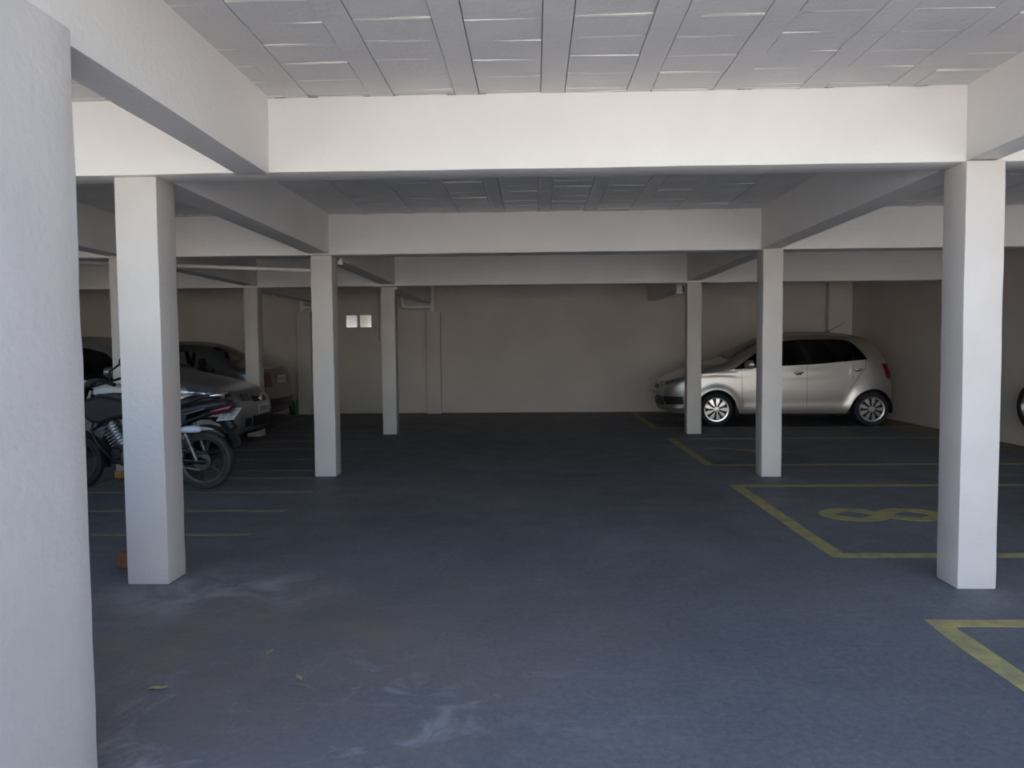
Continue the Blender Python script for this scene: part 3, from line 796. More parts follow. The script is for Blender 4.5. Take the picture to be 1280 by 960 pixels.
def plate_on(par, B, z, rear, text_rows, wd=0.40, ht=0.13, t=0.0, name='license_plate'):
    """number plate on the nose or tail, with dark characters too small to read"""
    x = B.end(z, t, rear).x; sgn = 1 if rear else -1; x += sgn*0.012
    p = MB().box((x-0.004, -wd/2, z-ht/2), (x+0.004, wd/2, z+ht/2)).build(name, M['plate'], par, bevel=0.003)
    k = MB(); xx = x + sgn*0.0045
    for i in range(7):
        y0 = -wd/2+0.035+i*(wd-0.07)/7; y1 = y0+(wd-0.07)/7*0.62
        for (a, b, c_, d) in random.choice([((0,0,.3,1),(0,.4,1,.6),(.7,0,1,1)), ((0,0,1,.2),(0,.42,1,.6),(0,.82,1,1),(.7,0,1,1)), ((0,0,.3,1),(0,.8,1,1),(0,.4,.8,.58))]):
            k.box((xx-0.0006, lerp(y0, y1, a), z-0.035+0.07*b), (xx+0.0006, lerp(y0, y1, c_), z-0.035+0.07*d))
    k.build('plate_characters', M['ink'], p)
    return p

# ---- champagne five-door hatchback on the right
fox = dict(paint=M['champagne'], W=0.82, arch=0.335, wz=0.285, wr=0.285, rim=0.205, wheels=(0.975, 3.50), sill=0.215, endz=0.25,
    front=[(0.19, 0.22), (0.14, 0.30), (0.12, 0.42), (0.11, 0.55), (0.12, 0.66), (0.16, 0.775)],
    top=[(0.16, 0.765), (0.26, 0.80), (0.43, 0.855), (0.60, 0.925), (0.78, 0.99), (1.08, 1.05), (1.14, 1.07), (1.60, 1.335), (1.86, 1.455), (2.1, 1.505), (2.47, 1.54), (3.0, 1.528), (3.36, 1.485), (3.54, 1.44)],
    rear=[(3.76, 0.24), (3.83, 0.36), (3.855, 0.52), (3.85, 0.72), (3.83, 0.90), (3.77, 1.06), (3.68, 1.23), (3.54, 1.44)],
    belt=[(0, 0.72), (0.6, 0.87), (1.22, 0.955), (1.63, 0.985), (2.1, 1.015), (2.47, 1.03), (3.45, 1.115), (3.8, 1.12)],
    wtop=[(0, 0.72), (0.6, 0.87), (1.22, 0.957), (1.63, 1.225), (1.9, 1.36), (2.1, 1.415), (2.47, 1.45), (3.03, 1.447), (3.20, 1.437), (3.29, 1.41), (3.335, 1.34), (3.365, 1.22), (3.38, 1.10)],
    wmid=1.2, windows=[(1.24, 2.40, 'a'), (2.50, 3.378, 'b')], glass_u=(0.292, 0.468), rear_u=(0.972, 0.9995),
    cabin=(1.3, 1.75, 2.65, 2.65), crease=0.88, tumble=0.24, nose=(0.60, 0.30), tail=(0.42, 0.15),
    wheel=dict(n=9, m=M['alloy'], blades=[(0.24, 0.66, 0.10, 0.21), (0.62, 0.92, 0.20, 0.17)], sweep=0.1),
    seams=[[(1.42, 0.27), (1.40, 0.5), (1.38, 0.96)], [(2.45, 0.27), (2.45, 1.03)], [(3.40, 1.10), (3.38, 0.95), (3.14, 0.62)], [(0.45, 0.86), (1.2, 0.945)], [(1.42, 0.265), (3.15, 0.265)]],
    handles=[(2.31, 0.895), (3.27, 0.945)], handle_m=M['alloy'], mould=[(1.44, 2.44, 0.475, 0.555), (2.46, 3.13, 0.50, 0.575)], mirror=(1.50, 0.985))
car, B = make_car('hatchback_car', fox, (2.13, 13.52, 0), math.radians(-3.0))
tag(car, 'champagne silver five-door hatchback parked along the back wall', 'car')
for sg in (-1, 1):
    m = MB(); side_patch(B, m, ((0.14, 0.69), (0.47, 0.78), (0.45, 0.835), (0.17, 0.755)), sg, 0.006); end_patch(B, m, 0.66, 0.752, sg*1.0, sg*0.62, off=0.006)
    m.build('headlight', M['lens'], car, smooth=40)
    m = MB(); side_patch(B, m, ((3.74, 0.80), (3.845, 0.78), (3.79, 1.03), (3.66, 1.04)), sg, 0.006); end_patch(B, m, 0.78, 1.03, sg*1.0, sg*0.80, True, off=0.006)
    m.build('tail_light', M['red'], car, smooth=40)
    m = MB(); side_patch(B, m, ((0.13, 0.36), (0.44, 0.37), (0.42, 0.50), (0.12, 0.50)), sg, 0.005); m.build('bumper_intake', M['black'], car, smooth=40)
m = MB(); end_patch(B, m, 0.34, 0.50, -1, 1, off=0.005, n=16); m.build('front_grille', M['black'], car, smooth=40)
m = MB(); end_patch(B, m, 0.62, 0.70, -0.58, 0.58, off=0.005, n=12); m.build('upper_grille', M['black'], car, smooth=40)
m = MB(); end_patch(B, m, 0.695, 0.71, -0.58, 0.58, off=0.012, n=12); m.build('grille_trim', M['chrome'], car, smooth=40)
plate_on(car, B, 0.545, False, None); plate_on(car, B, 0.80, True, None)
m = MB(); m.tube([(3.03, 0, 1.57), (3.07, 0, 1.60), (3.33, 0, 1.745)], [0.014, 0.006, 0.003], 8); m.build('antenna', M['black'], car, smooth=50)

# ---- silver hatch on the left, nose towards the aisle
uno = dict(paint=M['silver'], W=0.84, arch=0.33, wz=0.285, wr=0.285, rim=0.20, wheels=(0.85, 3.28), sill=0.20, endz=0.2,
    front=[(0.08, 0.20), (0.02, 0.28), (0.0, 0.42), (0.0, 0.56), (0.04, 0.68), (0.12, 0.765)],
    top=[(0.12, 0.765), (0.30, 0.845), (0.6, 0.93), (0.95, 1.0), (1.10, 1.03), (1.16, 1.05), (1.58, 1.33), (1.80, 1.44), (2.1, 1.50), (2.5, 1.52), (3.1, 1.50), (3.55, 1.43)],
    rear=[(3.90, 0.22), (3.97, 0.36), (3.99, 0.55), (3.97, 0.80), (3.90, 0.98), (3.75, 1.2), (3.55, 1.43)],
    belt=[(0, 0.72), (0.6, 0.84), (1.2, 0.93), (2.0, 0.98), (3.4, 1.04), (4, 1.05)],
    wtop=[(0, 0.72), (0.6, 0.84), (1.2, 0.932), (1.62, 1.21), (1.86, 1.34), (2.15, 1.40), (2.5, 1.42), (3.0, 1.41), (3.3, 1.36), (3.45, 1.2), (3.5, 1.05)],
    wmid=1.2, windows=[(1.22, 2.3, 'a'), (2.38, 3.45, 'b')], glass_u=(0.288, 0.452), rear_u=(0.972, 0.9995),
    cabin=(1.25, 1.65, 2.5, 2.5), crease=0.8, tumble=0.26, nose=(0.70, 0.34), tail=(0.42, 0.15), glass=M['glass'],
    wheel=dict(n=7, m=M['alloy'], blades=[(0.24, 0.92, 0.16, 0.20)]),
    seams=[[(1.30, 0.27), (1.26, 0.93)], [(2.34, 0.27), (2.34, 0.98)]], handles=[(2.2, 0.86)], mirror=(1.60, 1.03), mirror_m=M['steel'])
car2, B2 = make_car('hatchback_car', uno, (-3.96, 10.60, 0), math.radians(180))
tag(car2, 'silver car with its nose to the aisle, parked behind the motorcycle', 'car')
for sg in (-1, 1):
    m = MB(); side_patch(B2, m, ((0.04, 0.64), (0.56, 0.76), (0.68, 0.885), (0.16, 0.77)), sg, 0.006); end_patch(B2, m, 0.655, 0.755, sg*1.0, sg*0.55, off=0.006)
    m.build('headlight', M['lens'], car2, smooth=40)
    m = MB(); end_patch(B2, m, 0.30, 0.42, sg*0.98, sg*0.70, off=0.006); m.build('fog_light_recess', M['black'], car2, smooth=40)
    m = MB(); side_patch(B2, m, ((3.86, 0.78), (3.96, 0.78), (3.90, 0.98), (3.80, 0.98)), sg, 0.006); end_patch(B2, m, 0.78, 0.98, sg*1.0, sg*0.75, True, off=0.006); m.build('tail_light', M['red'], car2, smooth=40)
m = MB(); end_patch(B2, m, 0.63, 0.71, -0.5, 0.5, off=0.006, n=12); m.build('upper_grille', M['black'], car2, smooth=40)
m = MB(); end_patch(B2, m, 0.705, 0.722, -0.52, 0.52, off=0.014, n=12); m.build('grille_trim', M['chrome'], car2, smooth=40)
m = MB(); end_patch(B2, m, 0.29, 0.44, -0.62, 0.62, off=0.006, n=12); m.build('lower_grille', M['black'], car2, smooth=40)
m = MB(); end_patch(B2, m, 0.20, 0.235, -1, 1, off=0.02, n=16); m.build('bumper_lip', M['black'], car2, smooth=40)
m = MB(); m.lathe([(0.002, -0.012), (0.045, -0.012), (0.052, 0.0)], 20, 'x', (B2.end(0.67, 0).x-0.008, 0, 0.67)); m.build('round_badge', M['chrome'], car2, smooth=40)
plate_on(car2, B2, 0.53, False, None)

# ---- grey sedan behind it, tail towards the aisle
sed = dict(paint=M['grey'], W=0.82, arch=0.33, wz=0.285, wr=0.285, rim=0.20, wheels=(0.85, 3.30), sill=0.20, endz=0.24,
    front=[(0.08, 0.22), (0.01, 0.35), (0.0, 0.55), (0.06, 0.70)],
    top=[(0.06, 0.70), (0.3, 0.80), (0.7, 0.90), (1.1, 0.96), (1.6, 1.28), (1.85, 1.40), (2.2, 1.46), (2.6, 1.47), (2.95, 1.44), (3.2, 1.355), (3.52, 1.13), (3.66, 1.055), (3.85, 1.035), (4.06, 1.02)],
    rear=[(4.08, 0.24), (4.15, 0.36), (4.16, 0.52), (4.13, 0.62), (4.12, 0.80), (4.06, 1.02)],
    belt=[(0, 0.66), (0.6, 0.82), (1.2, 0.90), (2.0, 0.94), (3.4, 0.99), (4.2, 0.98)],
    wtop=[(0, 0.66), (0.6, 0.82), (1.2, 0.902), (1.62, 1.17), (1.9, 1.30), (2.2, 1.345), (2.7, 1.35), (2.95, 1.31), (3.15, 1.20), (3.28, 1.08), (3.33, 0.985)],
    wmid=1.1, windows=[(1.22, 2.12, 'a'), (2.2, 2.88, 'b'), (2.95, 3.32, 'c')], glass_u=(0.275, 0.435), rear_u=(0.765, 0.860),
    cabin=(1.2, 1.5, 2.3, 2.3), crease=0.78, tumble=0.30, nose=(0.6, 0.3), tail=(0.40, 0.13), glass=M['glass_clear'],
    wheel=dict(n=7, m=M['steel'], blades=[(0.24, 0.92, 0.16, 0.20)]),
    seams=[[(2.16, 0.27), (2.16, 0.95)], [(2.92, 0.98), (2.9, 0.8), (2.75, 0.6)]], handles=[(2.0, 0.83), (2.8, 0.86)], mirror=(1.42, 0.93), mirror_m=M['black'])
car3, B3 = make_car('sedan_car', sed, (-8.76, 13.42, 0), 0.0)
tag(car3, 'dark grey sedan showing its tail beside the bottles at the back wall', 'car')
for sg in (-1, 1):
    m = MB(); side_patch(B3, m, ((3.98, 0.70), (4.12, 0.70), (4.06, 0.97), (3.95, 0.96)), sg, 0.006); end_patch(B3, m, 0.70, 0.96, sg*1.0, sg*0.62, True, off=0.006)
    m.build('tail_light', M['redsoft'], car3, smooth=40)
    m = MB(); end_patch(B3, m, 0.58, 0.68, sg*1.0, sg*0.6, off=0.006); m.build('headlight', M['lens'], car3, smooth=40)
m = MB(); end_patch(B3, m, 0.36, 0.50, -1, 1, True, off=0.016, n=14); m.build('rear_bumper_strip', M['black'], car3, smooth=40)
plate_on(car3, B3, 0.83, True, None)

# ------------------------------------------------------------------ motorcycle (nose towards -x), local x = 0 at the rear axle
bike = empty('motorcycle', (-3.236, 7.22, 0)); tag(bike, 'black motorcycle parked behind the front left pillar, tail to the aisle', 'motorcycle')
def moto_wheel(x, r, wd, name, tm):
    e = empty(name, (x, 0, r)); e.parent = bike; w2 = wd/2; ri = r*0.76
    MB().lathe([(ri, -w2*0.7), (r*0.86, -w2), (r*0.95, -w2*0.85), (r*0.99, -w2*0.4), (r, 0), (r*0.99, w2*0.4), (r*0.95, w2*0.85), (r*0.86, w2), (ri, w2*0.7)], 48).build('tyre', tm, e, smooth=40)
    MB().lathe([(ri*0.93, -w2*0.62), (ri*1.01, -w2*0.78), (ri*1.01, w2*0.78), (ri*0.93, w2*0.62), (ri*0.90, 0), (ri*0.93, -w2*0.62)], 44).build('rim', M['bronze'], e, smooth=40)
    h = MB(); h.lathe([(0.02, -0.06), (0.062, -0.055), (0.07, -0.03), (0.05, 0.0), (0.07, 0.03), (0.062, 0.055), (0.02, 0.06)], 24)
    for k in range(6):
        th = 2*math.pi*k/6+0.3
        for da in (-0.10, 0.10):
            a = Vector((0.05*math.cos(th+da), 0, 0.05*math.sin(th+da))); b = Vector((ri*0.94*math.cos(th+da*0.55), 0, ri*0.94*math.sin(th+da*0.55)))
            h.tube([a, b], [0.012, 0.009], 8)
    h.build('hub', M['black'], e, smooth=40)
    return e
rw = moto_wheel(0, 0.287, 0.105, 'rear_wheel', M['dusty'])
MB().lathe([(0.04, -0.078), (0.085, -0.075), (0.09, -0.07), (0.085, -0.066), (0.04, -0.064)], 36).build('sprocket', M['bronze'], rw, smooth=30)
MB().lathe([(0.002, -0.10), (0.022, -0.10), (0.026, -0.078)], 16).build('axle_nut', M['steel'], rw, smooth=30)
fw_ = moto_wheel(-1.29, 0.287, 0.085, 'front_wheel', M['rubber'])
MB().tube([(-0.56, -0.11, 0.34), (-0.3, -0.11, 0.31), (0.05, -0.105, 0.285)], [0.026, 0.028, 0.022], 10).tube([(-0.56, 0.11, 0.34), (-0.3, 0.11, 0.31), (0.05, 0.105, 0.285)], [0.026, 0.028, 0.022], 10).tube([(0.0, -0.12, 0.287), (0.0, 0.12, 0.287)], 0.012, 10).build('swingarm', M['black'], bike, smooth=50)
MB().loft([(-0.52, -0.085, 0.41, 0.018, 0.035), (-0.3, -0.085, 0.405, 0.02, 0.03), (0.0, -0.085, 0.372, 0.02, 0.018), (0.07, -0.085, 0.36, 0.012, 0.008)], 12).build('chain_guard', M['tank'], bike, smooth=50)
MB().tube([(-0.55, -0.075, 0.385), (-0.02, -0.075, 0.365)], 0.008, 8).tube([(-0.55, -0.075, 0.29), (-0.02, -0.075, 0.20)], 0.008, 8).build('chain', M['steel'], bike)
for sg in (-1, 1):
    s_ = MB(); pts = []
    a, b = Vector((-0.17, sg*0.125, 0.66)), Vector((-0.03, sg*0.12, 0.30))
    s_.tube([a, b], 0.016, 10)
    hel = []
    for i in range(90):
        t_ = 0.08 + 0.62*i/89; p = a.lerp(b, t_); hel.append(p + Vector((0.03*math.cos(i*0.5), 0.03*math.sin(i*0.5), 0)))
    s_.tube(hel, 0.005, 6)
    s_.build('shock_absorber', M['steel'], bike, smooth=50)
MB().tube([(-1.02, 0, 0.90), (-0.95, 0, 0.70), (-0.90, 0, 0.45), (-0.80, 0, 0.25), (-0.5, 0, 0.24), (-0.48, 0, 0.45), (-0.46, 0, 0.68)], 0.028, 10).tube([(-1.02, 0, 0.88), (-0.7, 0, 0.80), (-0.4, 0, 0.70), (0.15, 0, 0.78)], 0.026, 10).tube([(-0.46, -0.1, 0.42), (-0.3, -0.12, 0.6), (0.1, -0.11, 0.76)], 0.015, 8).tube([(-0.46, 0.1, 0.42), (-0.3, 0.12, 0.6), (0.1, 0.11, 0.76)], 0.015, 8).build('frame', M['black'], bike, smooth=50)
# engine
en = MB(); en.loft([(-0.86, 0, 0.36, 0.10, 0.07), (-0.80, 0, 0.35, 0.13, 0.11), (-0.6, 0, 0.34, 0.14, 0.115), (-0.50, 0, 0.35, 0.12, 0.09)], 18, 3)
for i in range(9):
    a = Vector((-0.80, 0, 0.44)).lerp(Vector((-0.93, 0, 0.66)), i/8); rr = 0.075 if i < 7 else 0.065
    en.add([(a.x+dx*0.9-0.01*0, a.y+dy, a.z+dx*0.5+dz) for dz in (-0.006, 0.006) for dx, dy in ((-rr, -rr*1.1), (rr, -rr*1.1), (rr, rr*1.1), (-rr, rr*1.1))], [(3,2,1,0),(4,5,6,7),(0,1,5,4),(1,2,6,5),(2,3,7,6),(3,0,4,7)])
en.tube([(-0.80, 0, 0.44), (-0.93, 0, 0.68)], [0.074, 0.070], 14)
eng = en.build('engine', M['steel'], bike, smooth=40)
MB().lathe([(0.002, -0.165), (0.085, -0.163), (0.10, -0.15), (0.10, -0.12)], 24, 'y', (-0.66, 0, 0.34)).build('engine_cover', M['steel'], eng, smooth=40)
MB().lathe([(0.002, -0.165), (0.05, -0.163), (0.06, -0.15), (0.06, -0.12)], 20, 'y', (-0.80, 0, 0.37)).build('engine_cover', M['black'], eng, smooth=40)
# exhaust on the far side
MB().tube([(-0.98, 0.03, 0.60), (-1.05, 0.06, 0.45), (-0.98, 0.10, 0.26), (-0.7, 0.14, 0.22), (-0.3, 0.17, 0.27), (-0.10, 0.18, 0.31), (0.16, 0.19, 0.36)], [0.02, 0.02, 0.022, 0.024, 0.03, 0.046, 0.046], 14).build('exhaust', M['black'], bike, smooth=50)
# tank and shrouds
tk = MB(); tk.loft([(-1.06, 0, 0.90, 0.04, 0.03), (-1.03, 0, 0.91, 0.10, 0.07), (-0.95, 0, 0.92, 0.14, 0.10), (-0.80, 0, 0.915, 0.155, 0.115), (-0.62, 0, 0.89, 0.135, 0.10), (-0.50, 0, 0.855, 0.09, 0.065), (-0.46, 0, 0.84, 0.05, 0.03)], 22)
tank = tk.build('fuel_tank', M['tank'], bike, smooth=60)
MB().lathe([(0.03, 1.032), (0.045, 1.028), (0.05, 1.0)], 20, 'z', (-0.80, 0, 0)).build('fuel_cap', M['chrome'], tank, smooth=40)
for sg in (-1, 1):
    tl_ = MB(); tl_.prism([(-1.13, 0.80), (-1.08, 0.90), (-0.93, 0.94), (-0.70, 0.90), (-0.55, 0.80), (-0.62, 0.735), (-0.80, 0.715), (-0.95, 0.655), (-1.05, 0.68)], 0.075, 'xz', sg*0.14-0.0375)
    tl_.build('tank_shroud', M['tank'], bike, smooth=60, bevel=0.03)
    sp_ = MB(); sp_.prism([(-0.52, 0.80), (-0.30, 0.77), (-0.10, 0.74), (-0.14, 0.66), (-0.34, 0.56), (-0.48, 0.60)], 0.03, 'xz', sg*0.12-0.015)
    sp_.build('side_panel', M['tank'], bike, smooth=30, bevel=0.01)
st = MB(); st.loft([(-0.56, 0, 0.83, 0.06, 0.03), (-0.50, 0, 0.835, 0.10, 0.045), (-0.35, 0, 0.82, 0.125, 0.045), (-0.22, 0, 0.835, 0.13, 0.05), (-0.12, 0, 0.87, 0.125, 0.05), (0.02, 0, 0.885, 0.115, 0.045), (0.12, 0, 0.89, 0.09, 0.03), (0.15, 0, 0.89, 0.05, 0.012)], 20, 2.8)
st.build('seat', M['seat'], bike, smooth=60)
ta = MB(); ta.loft([(-0.30, 0, 0.755, 0.11, 0.04), (-0.10, 0, 0.785, 0.12, 0.055), (0.08, 0, 0.82, 0.11, 0.05), (0.22, 0, 0.845, 0.085, 0.04), (0.27, 0, 0.85, 0.05, 0.025)], 18, 2.6)
tail_ = ta.build('tail_fairing', M['tank'], bike, smooth=60)
for sg in (-1, 1):
    MB().tube([(-0.30, sg*0.122, 0.722), (-0.10, sg*0.128, 0.755), (0.06, sg*0.118, 0.80)], 0.006, 8).build('bright_trim', M['steel'], tail_, smooth=50)
MB().loft([(0.10, 0, 0.76, 0.085, 0.03), (0.20, 0, 0.785, 0.085, 0.045), (0.27, 0, 0.80, 0.07, 0.05), (0.31, 0, 0.82, 0.03, 0.03)], 18, 2.8).build('tail_light', M['redsoft'], bike, smooth=50)
gr = MB()
for sg in (-1, 1):
    gr.tube([(-0.10, sg*0.12, 0.86), (0.04, sg*0.145, 0.91), (0.18, sg*0.125, 0.93), (0.24, sg*0.06, 0.925), (0.25, 0, 0.92)], 0.016, 10)
    gr.tube([(0.18, sg*0.11, 0.925), (0.19, sg*0.09, 0.85)], 0.012, 8)
gro = gr.build('grab_rail', M['black'], bike, smooth=50)
for sg in (-1, 1):
    MB().tube([(0.13, sg*0.137, 0.925), (0.185, sg*0.122, 0.932), (0.235, sg*0.065, 0.927)], 0.0185, 10).build('rail_end', M['chrome'], gro, smooth=50)
# rear guard, plate, indicators
fm = MB(); rows = []
for i, (x, z, hw) in enumerate([(0.02, 0.70, 0.07), (0.14, 0.70, 0.075), (0.25, 0.65, 0.095), (0.31, 0.57, 0.10), (0.345, 0.49, 0.10), (0.36, 0.43, 0.09)]):
    rows.append([(x+0.03*(1-abs(q))-0.03, hw*q, z+0.01*(1-abs(q))) for q in (-1, -0.6, 0, 0.6, 1)])
fm.grid(rows)
rows2 = [[(x-0.010, y_, z-0.010) for x, y_, z in r] for r in rows]; fm.grid(rows2)
rg = fm.build('rear_mudguard', M['black'], bike, smooth=50)
ar = [[((0.315+e_)*math.cos(math.radians(a_)), 0.065*q_, 0.287+(0.315+e_)*math.sin(math.radians(a_))) for q_ in (-1, -0.5, 0, 0.5, 1)] for e_ in (0.02, 0.03) for a_ in range(35, 141, 7)]
ia = MB().grid(ar[:16]); ia.grid(ar[16:]); ia.build('inner_fender', M['black'], rg, smooth=60)
MB().box((0.19, -0.05, 0.57), (0.30, 0.05, 0.665), rot=Matrix.Rotation(math.radians(-35), 3, 'Y')).build('mudguard_bracket', M['black'], rg, bevel=0.01)
EX = Vector((-1.0, 0, -0.08)).normalized(); EY = Vector((0.10, 0.86, 0.50)).normalized(); EN = EY.cross(EX).normalized() * -1
if EN.z < 0: EN = -EN
pl = MB(); pc = Vector((0.255, 0, 0.735))
def plq(y0, y1, a0, a1, t0, t1, mb, mi=0):
    vs = [pc + EX*a + EY*y + EN*t for a in (a0, a1) for y, t in ((y0, t0), (y1, t0), (y1, t1), (y0, t1))]
    mb.add(vs, [(3,2,1,0),(4,5,6,7),(0,1,5,4),(1,2,6,5),(2,3,7,6),(3,0,4,7)], mi)
plq(-0.10, 0.10, -0.085, 0.085, -0.003, 0.003, pl)
pp = pl.build('license_plate', M['plate'], bike)
ch = MB()
for row, zc in ((0, 0.035), (1, -0.035)):
    k = 3 if row == 0 else 4
    for i in range(k):
        y0 = -0.08 + 0.16*(i+0.12)/k; y1 = -0.08 + 0.16*(i+0.85)/k
        plq(y0, y0+0.005, zc-0.025, zc+0.025, 0.003, 0.0036, ch)
        plq(y0, y1, zc+0.020, zc+0.025, 0.003, 0.0036, ch)
        if i % 2: plq(y1-0.005, y1, zc-0.025, zc+0.025, 0.003, 0.0036, ch)
        plq(y0, y1, zc-0.003, zc+0.003, 0.003, 0.0036, ch)
ch.build('plate_characters', M['ink'], pp)
for sg in (-1,):
    t1 = MB(); t1.loft([(-0.15, sg*0.20, 0.600, 0.012, 0.012), (-0.12, sg*0.20, 0.605, 0.03, 0.026), (-0.07, sg*0.20, 0.610, 0.034, 0.034), (0.0, sg*0.20, 0.612, 0.034, 0.036), (0.05, sg*0.20, 0.61, 0.028, 0.028), (0.065, sg*0.20, 0.608, 0.012, 0.012)], 16)
    ti = t1.build('turn_signal', M['clear'], bike, smooth=60)
    MB().tube([(-0.13, sg*0.20, 0.605), (-0.16, sg*0.15, 0.63), (-0.10, sg*0.06, 0.70)], 0.014, 8).build('signal_stalk', M['black'], ti, smooth=50)
# front end
for sg in (-1, 1):
    MB().tube([(-1.29, sg*0.085, 0.287), (-1.19, sg*0.085, 0.58), (-1.06, sg*0.085, 0.98)], [0.026, 0.024, 0.018], 12).build('fork_leg', M['steel'], bike, smooth=50)
rows = []
for i in range(15):
    th = math.radians(-10 + 150*i/14); rows.append([(-1.29+0.315*math.cos(th), 0.062*q, 0.287+0.315*math.sin(th)-0.02*q*q) for q in (-1, -0.6, 0, 0.6, 1)])
f1 = MB().grid(rows); f1.grid([[(x, y_, z-0.006) for x, y_, z in r] for r in rows]); f1.build('front_fender', M['tank'], bike, smooth=60)
MB().tube([(-0.76, -0.34, 1.07), (-0.86, -0.27, 1.09), (-1.03, -0.12, 1.05), (-1.05, 0, 1.03), (-1.03, 0.12, 1.05), (-0.94, 0.27, 1.09), (-0.86, 0.36, 1.06)], 0.013, 10).tube([(-0.64, -0.42, 1.05), (-0.79, -0.32, 1.08)], 0.019, 12).tube([(-0.80, 0.43, 1.04), (-0.90, 0.31, 1.075)], 0.019, 12).build('handlebar', M['black'], bike, smooth=50)
for sg in (-1, 1):
    mm = MB().tube([(-0.75, sg*0.30, 1.08), (-0.75, sg*0.305, 1.155), (-0.745, sg*0.307, 1.168), (-0.60, sg*0.36, 1.25)], 0.009, 8)
    mo = mm.build('mirror_stem', M['black'], bike, smooth=50)
    MB().loft([(-0.58, sg*0.40, 1.255, 0.01, 0.01), (-0.57, sg*0.40, 1.26, 0.06, 0.04), (-0.545, sg*0.40, 1.265, 0.065, 0.045)], 16).build('mirror_head', M['black'], mo, smooth=50)
    MB().tube([(-0.83, sg*0.38, 1.05), (-0.86, sg*0.30, 1.07), (-0.90, sg*0.22, 1.08)], 0.007, 8).build('hand_lever', M['steel'], bike, smooth=50)
MB().lathe([(0.002, -0.10), (0.05, -0.09), (0.085, -0.05), (0.092, 0.0), (0.088, 0.03)], 28, 'x', (-1.16, 0, 0.93)).build('headlight', M['tank'], bike, smooth=50)
MB().lathe([(0.002, -0.018), (0.06, -0.012), (0.084, 0.0)], 28, 'x', (-1.262, 0, 0.93)).build('headlight_lens', M['lens'], bike, smooth=50)
MB().box((-1.12, -0.09, 1.01), (-1.06, 0.09, 1.09), rot=Matrix.Rotation(0.6, 3, 'Y')).build('instrument_panel', M['black'], bike, bevel=0.015)
MB().loft([(-1.07, 0, 0.955, 0.06, 0.02), (-1.01, 0, 0.97, 0.13, 0.05), (-0.90, 0, 0.985, 0.160, 0.060), (-0.76, 0, 0.985, 0.155, 0.050), (-0.66, 0, 0.965, 0.11, 0.032), (-0.62, 0, 0.95, 0.05, 0.015)], 18).build('tank_top_cover', M['plate'], tank, smooth=60)
MB().tube([(-0.98, -0.05, 0.66), (-0.98, -0.24, 0.60), (-0.90, -0.27, 0.46), (-0.84, -0.15, 0.33)], 0.016, 10).tube([(-0.98, 0.05, 0.66), (-0.98, 0.24, 0.60), (-0.90, 0.27, 0.46), (-0.84, 0.15, 0.33)], 0.016, 10).build('crash_bar', M['black'], bike, smooth=50)
for sg in (-1, 1):
    MB().tube([(-0.58, sg*0.12, 0.33), (-0.58, sg*0.29, 0.33)], 0.016, 10).build('foot_peg', M['rubber'], bike, smooth=50)
    MB().tube([(-0.26, sg*0.12, 0.42), (-0.24, sg*0.22, 0.43)], 0.014, 10).build('foot_peg', M['rubber'], bike, smooth=50)
MB().tube([(-0.50, -0.10, 0.28), (-0.42, -0.24, 0.012)], 0.012, 8).box((-0.45, -0.27, 0.0), (-0.39, -0.22, 0.012)).build('side_stand', M['steel'], bike, smooth=40)

# ------------------------------------------------------------------ small things
# wheel on the right wall
t = empty('spare_wheel', (XR-0.10, 9.62, 0.55)); tag(t, 'black tyre on a silver rim hung low on the right wall', 'wheel')
ty = MB().lathe([(0.20, 0.07), (0.215, 0.088), (0.27, 0.09), (0.292, 0.075), (0.30, 0.0), (0.292, -0.075), (0.27, -0.09), (0.215, -0.088), (0.20, -0.07)], 44, 'x'); ty.build('tyre', M['rubber'], t, smooth=35)
rm = MB(); rm.lathe([(0.205, -0.07), (0.19, -0.082), (0.178, -0.05), (0.12, -0.045), (0.06, -0.065), (0.002, -0.07)], 40, 'x')
for k in range(6):
    th = math.pi*k/3; rm.lathe([(0.002, -0.055), (0.018, -0.054), (0.022, -0.045)], 10, 'x', (0, 0.15*math.cos(th), 0.15*math.sin(th)))
rm.build('rim', M['steel'], t, smooth=35)
MB().box((-0.02, -0.03, -0.05), (0.10, 0.03, 0.05)).build('wall_bracket', M['steel'], t, bevel=0.005)

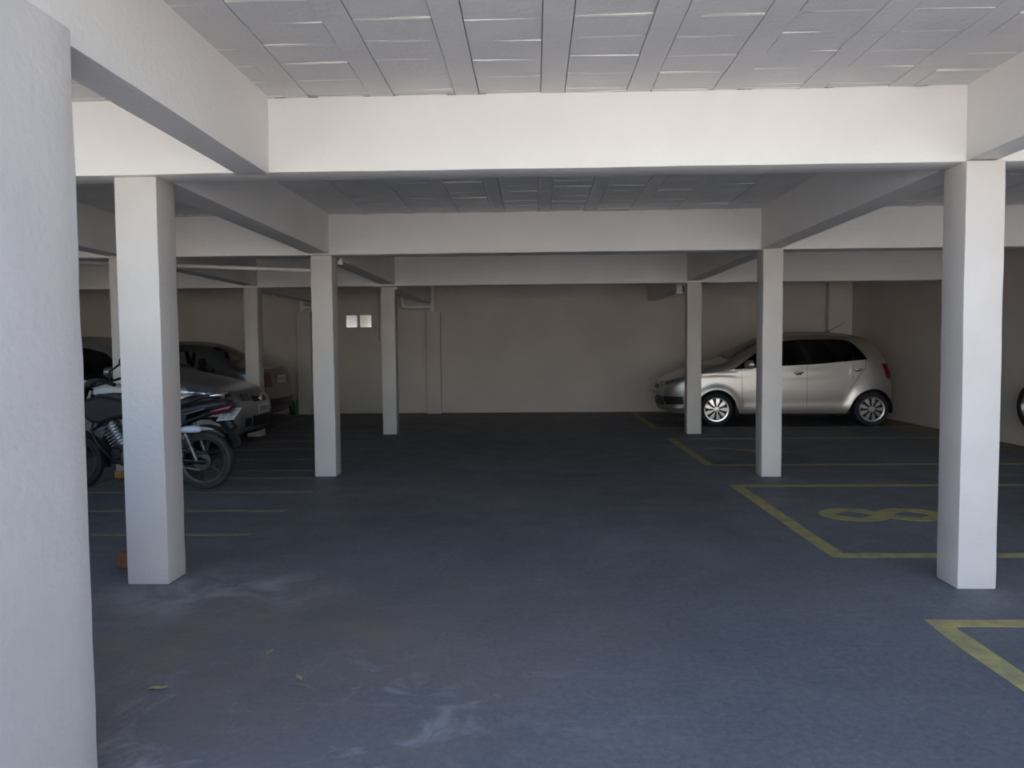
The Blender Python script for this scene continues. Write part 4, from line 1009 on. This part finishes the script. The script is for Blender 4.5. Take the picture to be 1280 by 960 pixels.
def bottle(x, y, r, h, m_, label):
    t = empty('plastic_bottle', (x, y, 0)); tag(t, label, 'bottle', 'bottles by the back wall')
    MB().lathe([(0.002, 0), (r*0.92, 0), (r, 0.012), (r, h*0.66), (r*0.9, h*0.74), (r*0.42, h*0.86), (r*0.36, h*0.93)], 22, 'z').build('bottle_body', m_, t, smooth=40)
    MB().lathe([(r*0.44, h*0.90), (r*0.45, h), (0.002, h)], 18, 'z').build('bottle_cap', M['cap'] if m_ is M['bottle_green'] else M['black'], t, smooth=40)
bottle(-5.05, 15.42, 0.052, 0.36, M['bottle_dark'], 'dark plastic bottle on the floor beside the grey sedan tail')
bottle(-4.925, 15.46, 0.048, 0.35, M['bottle_green'], 'teal green plastic bottle standing against the low pilaster')

bm = bmesh.new(); bmesh.ops.create_cube(bm, size=1)
for v in bm.verts: v.co = Vector((v.co.x*0.085, v.co.y*0.17, (v.co.z+0.5)*0.10))
bmesh.ops.bevel(bm, geom=bm.edges[:], offset=0.016, segments=3, affect='EDGES')
bmesh.ops.subdivide_edges(bm, edges=bm.edges[:], cuts=2, use_grid_fill=True)
for v in bm.verts:
    v.co += noise.noise_vector(v.co*22)*0.008
    v.co.z = max(0.0, v.co.z)
me = bpy.data.meshes.new('clay_brick'); bm.to_mesh(me); bm.free(); me.materials.append(M['brick'])
o = bpy.data.objects.new('clay_brick', me); COL.objects.link(o); o.location = (-2.585, 4.62, 0); o.rotation_euler = (0, 0, 0.25)
tag(o, 'broken terracotta brick on the floor behind the front left pillar', 'brick')

for i, (x, y, sc, rz, lab) in enumerate([(-1.53, 2.92, 0.03, 0.3, 'dry leaf scrap on the floor beside the huge left pillar'), (-1.20, 3.28, 0.022, 1.4, 'dry leaf scrap in the brownish patch, farther from the viewer'), (-0.985, 3.02, 0.024, 2.2, 'dry leaf scrap in the brownish patch, farthest right of the scraps')]):
    rows = [[(sc*(a-2)*0.6, sc*0.45*q*math.sin(math.pi*(a+0.4)/4.8), 0.003+0.004*abs(q)+0.003*math.sin(a*1.7)) for q in (-1, -0.5, 0, 0.5, 1)] for a in range(5)]
    lf = MB().grid(rows).build('dry_leaf', M['leaf'], None, smooth=60)
    sm = lf.modifiers.new('solid', 'SOLIDIFY'); sm.thickness = 0.0012
    lf.location = (x, y, 0.001); lf.rotation_euler = (0, 0, rz)
    tag(lf, lab, 'leaf', 'dry leaf scraps on the floor')
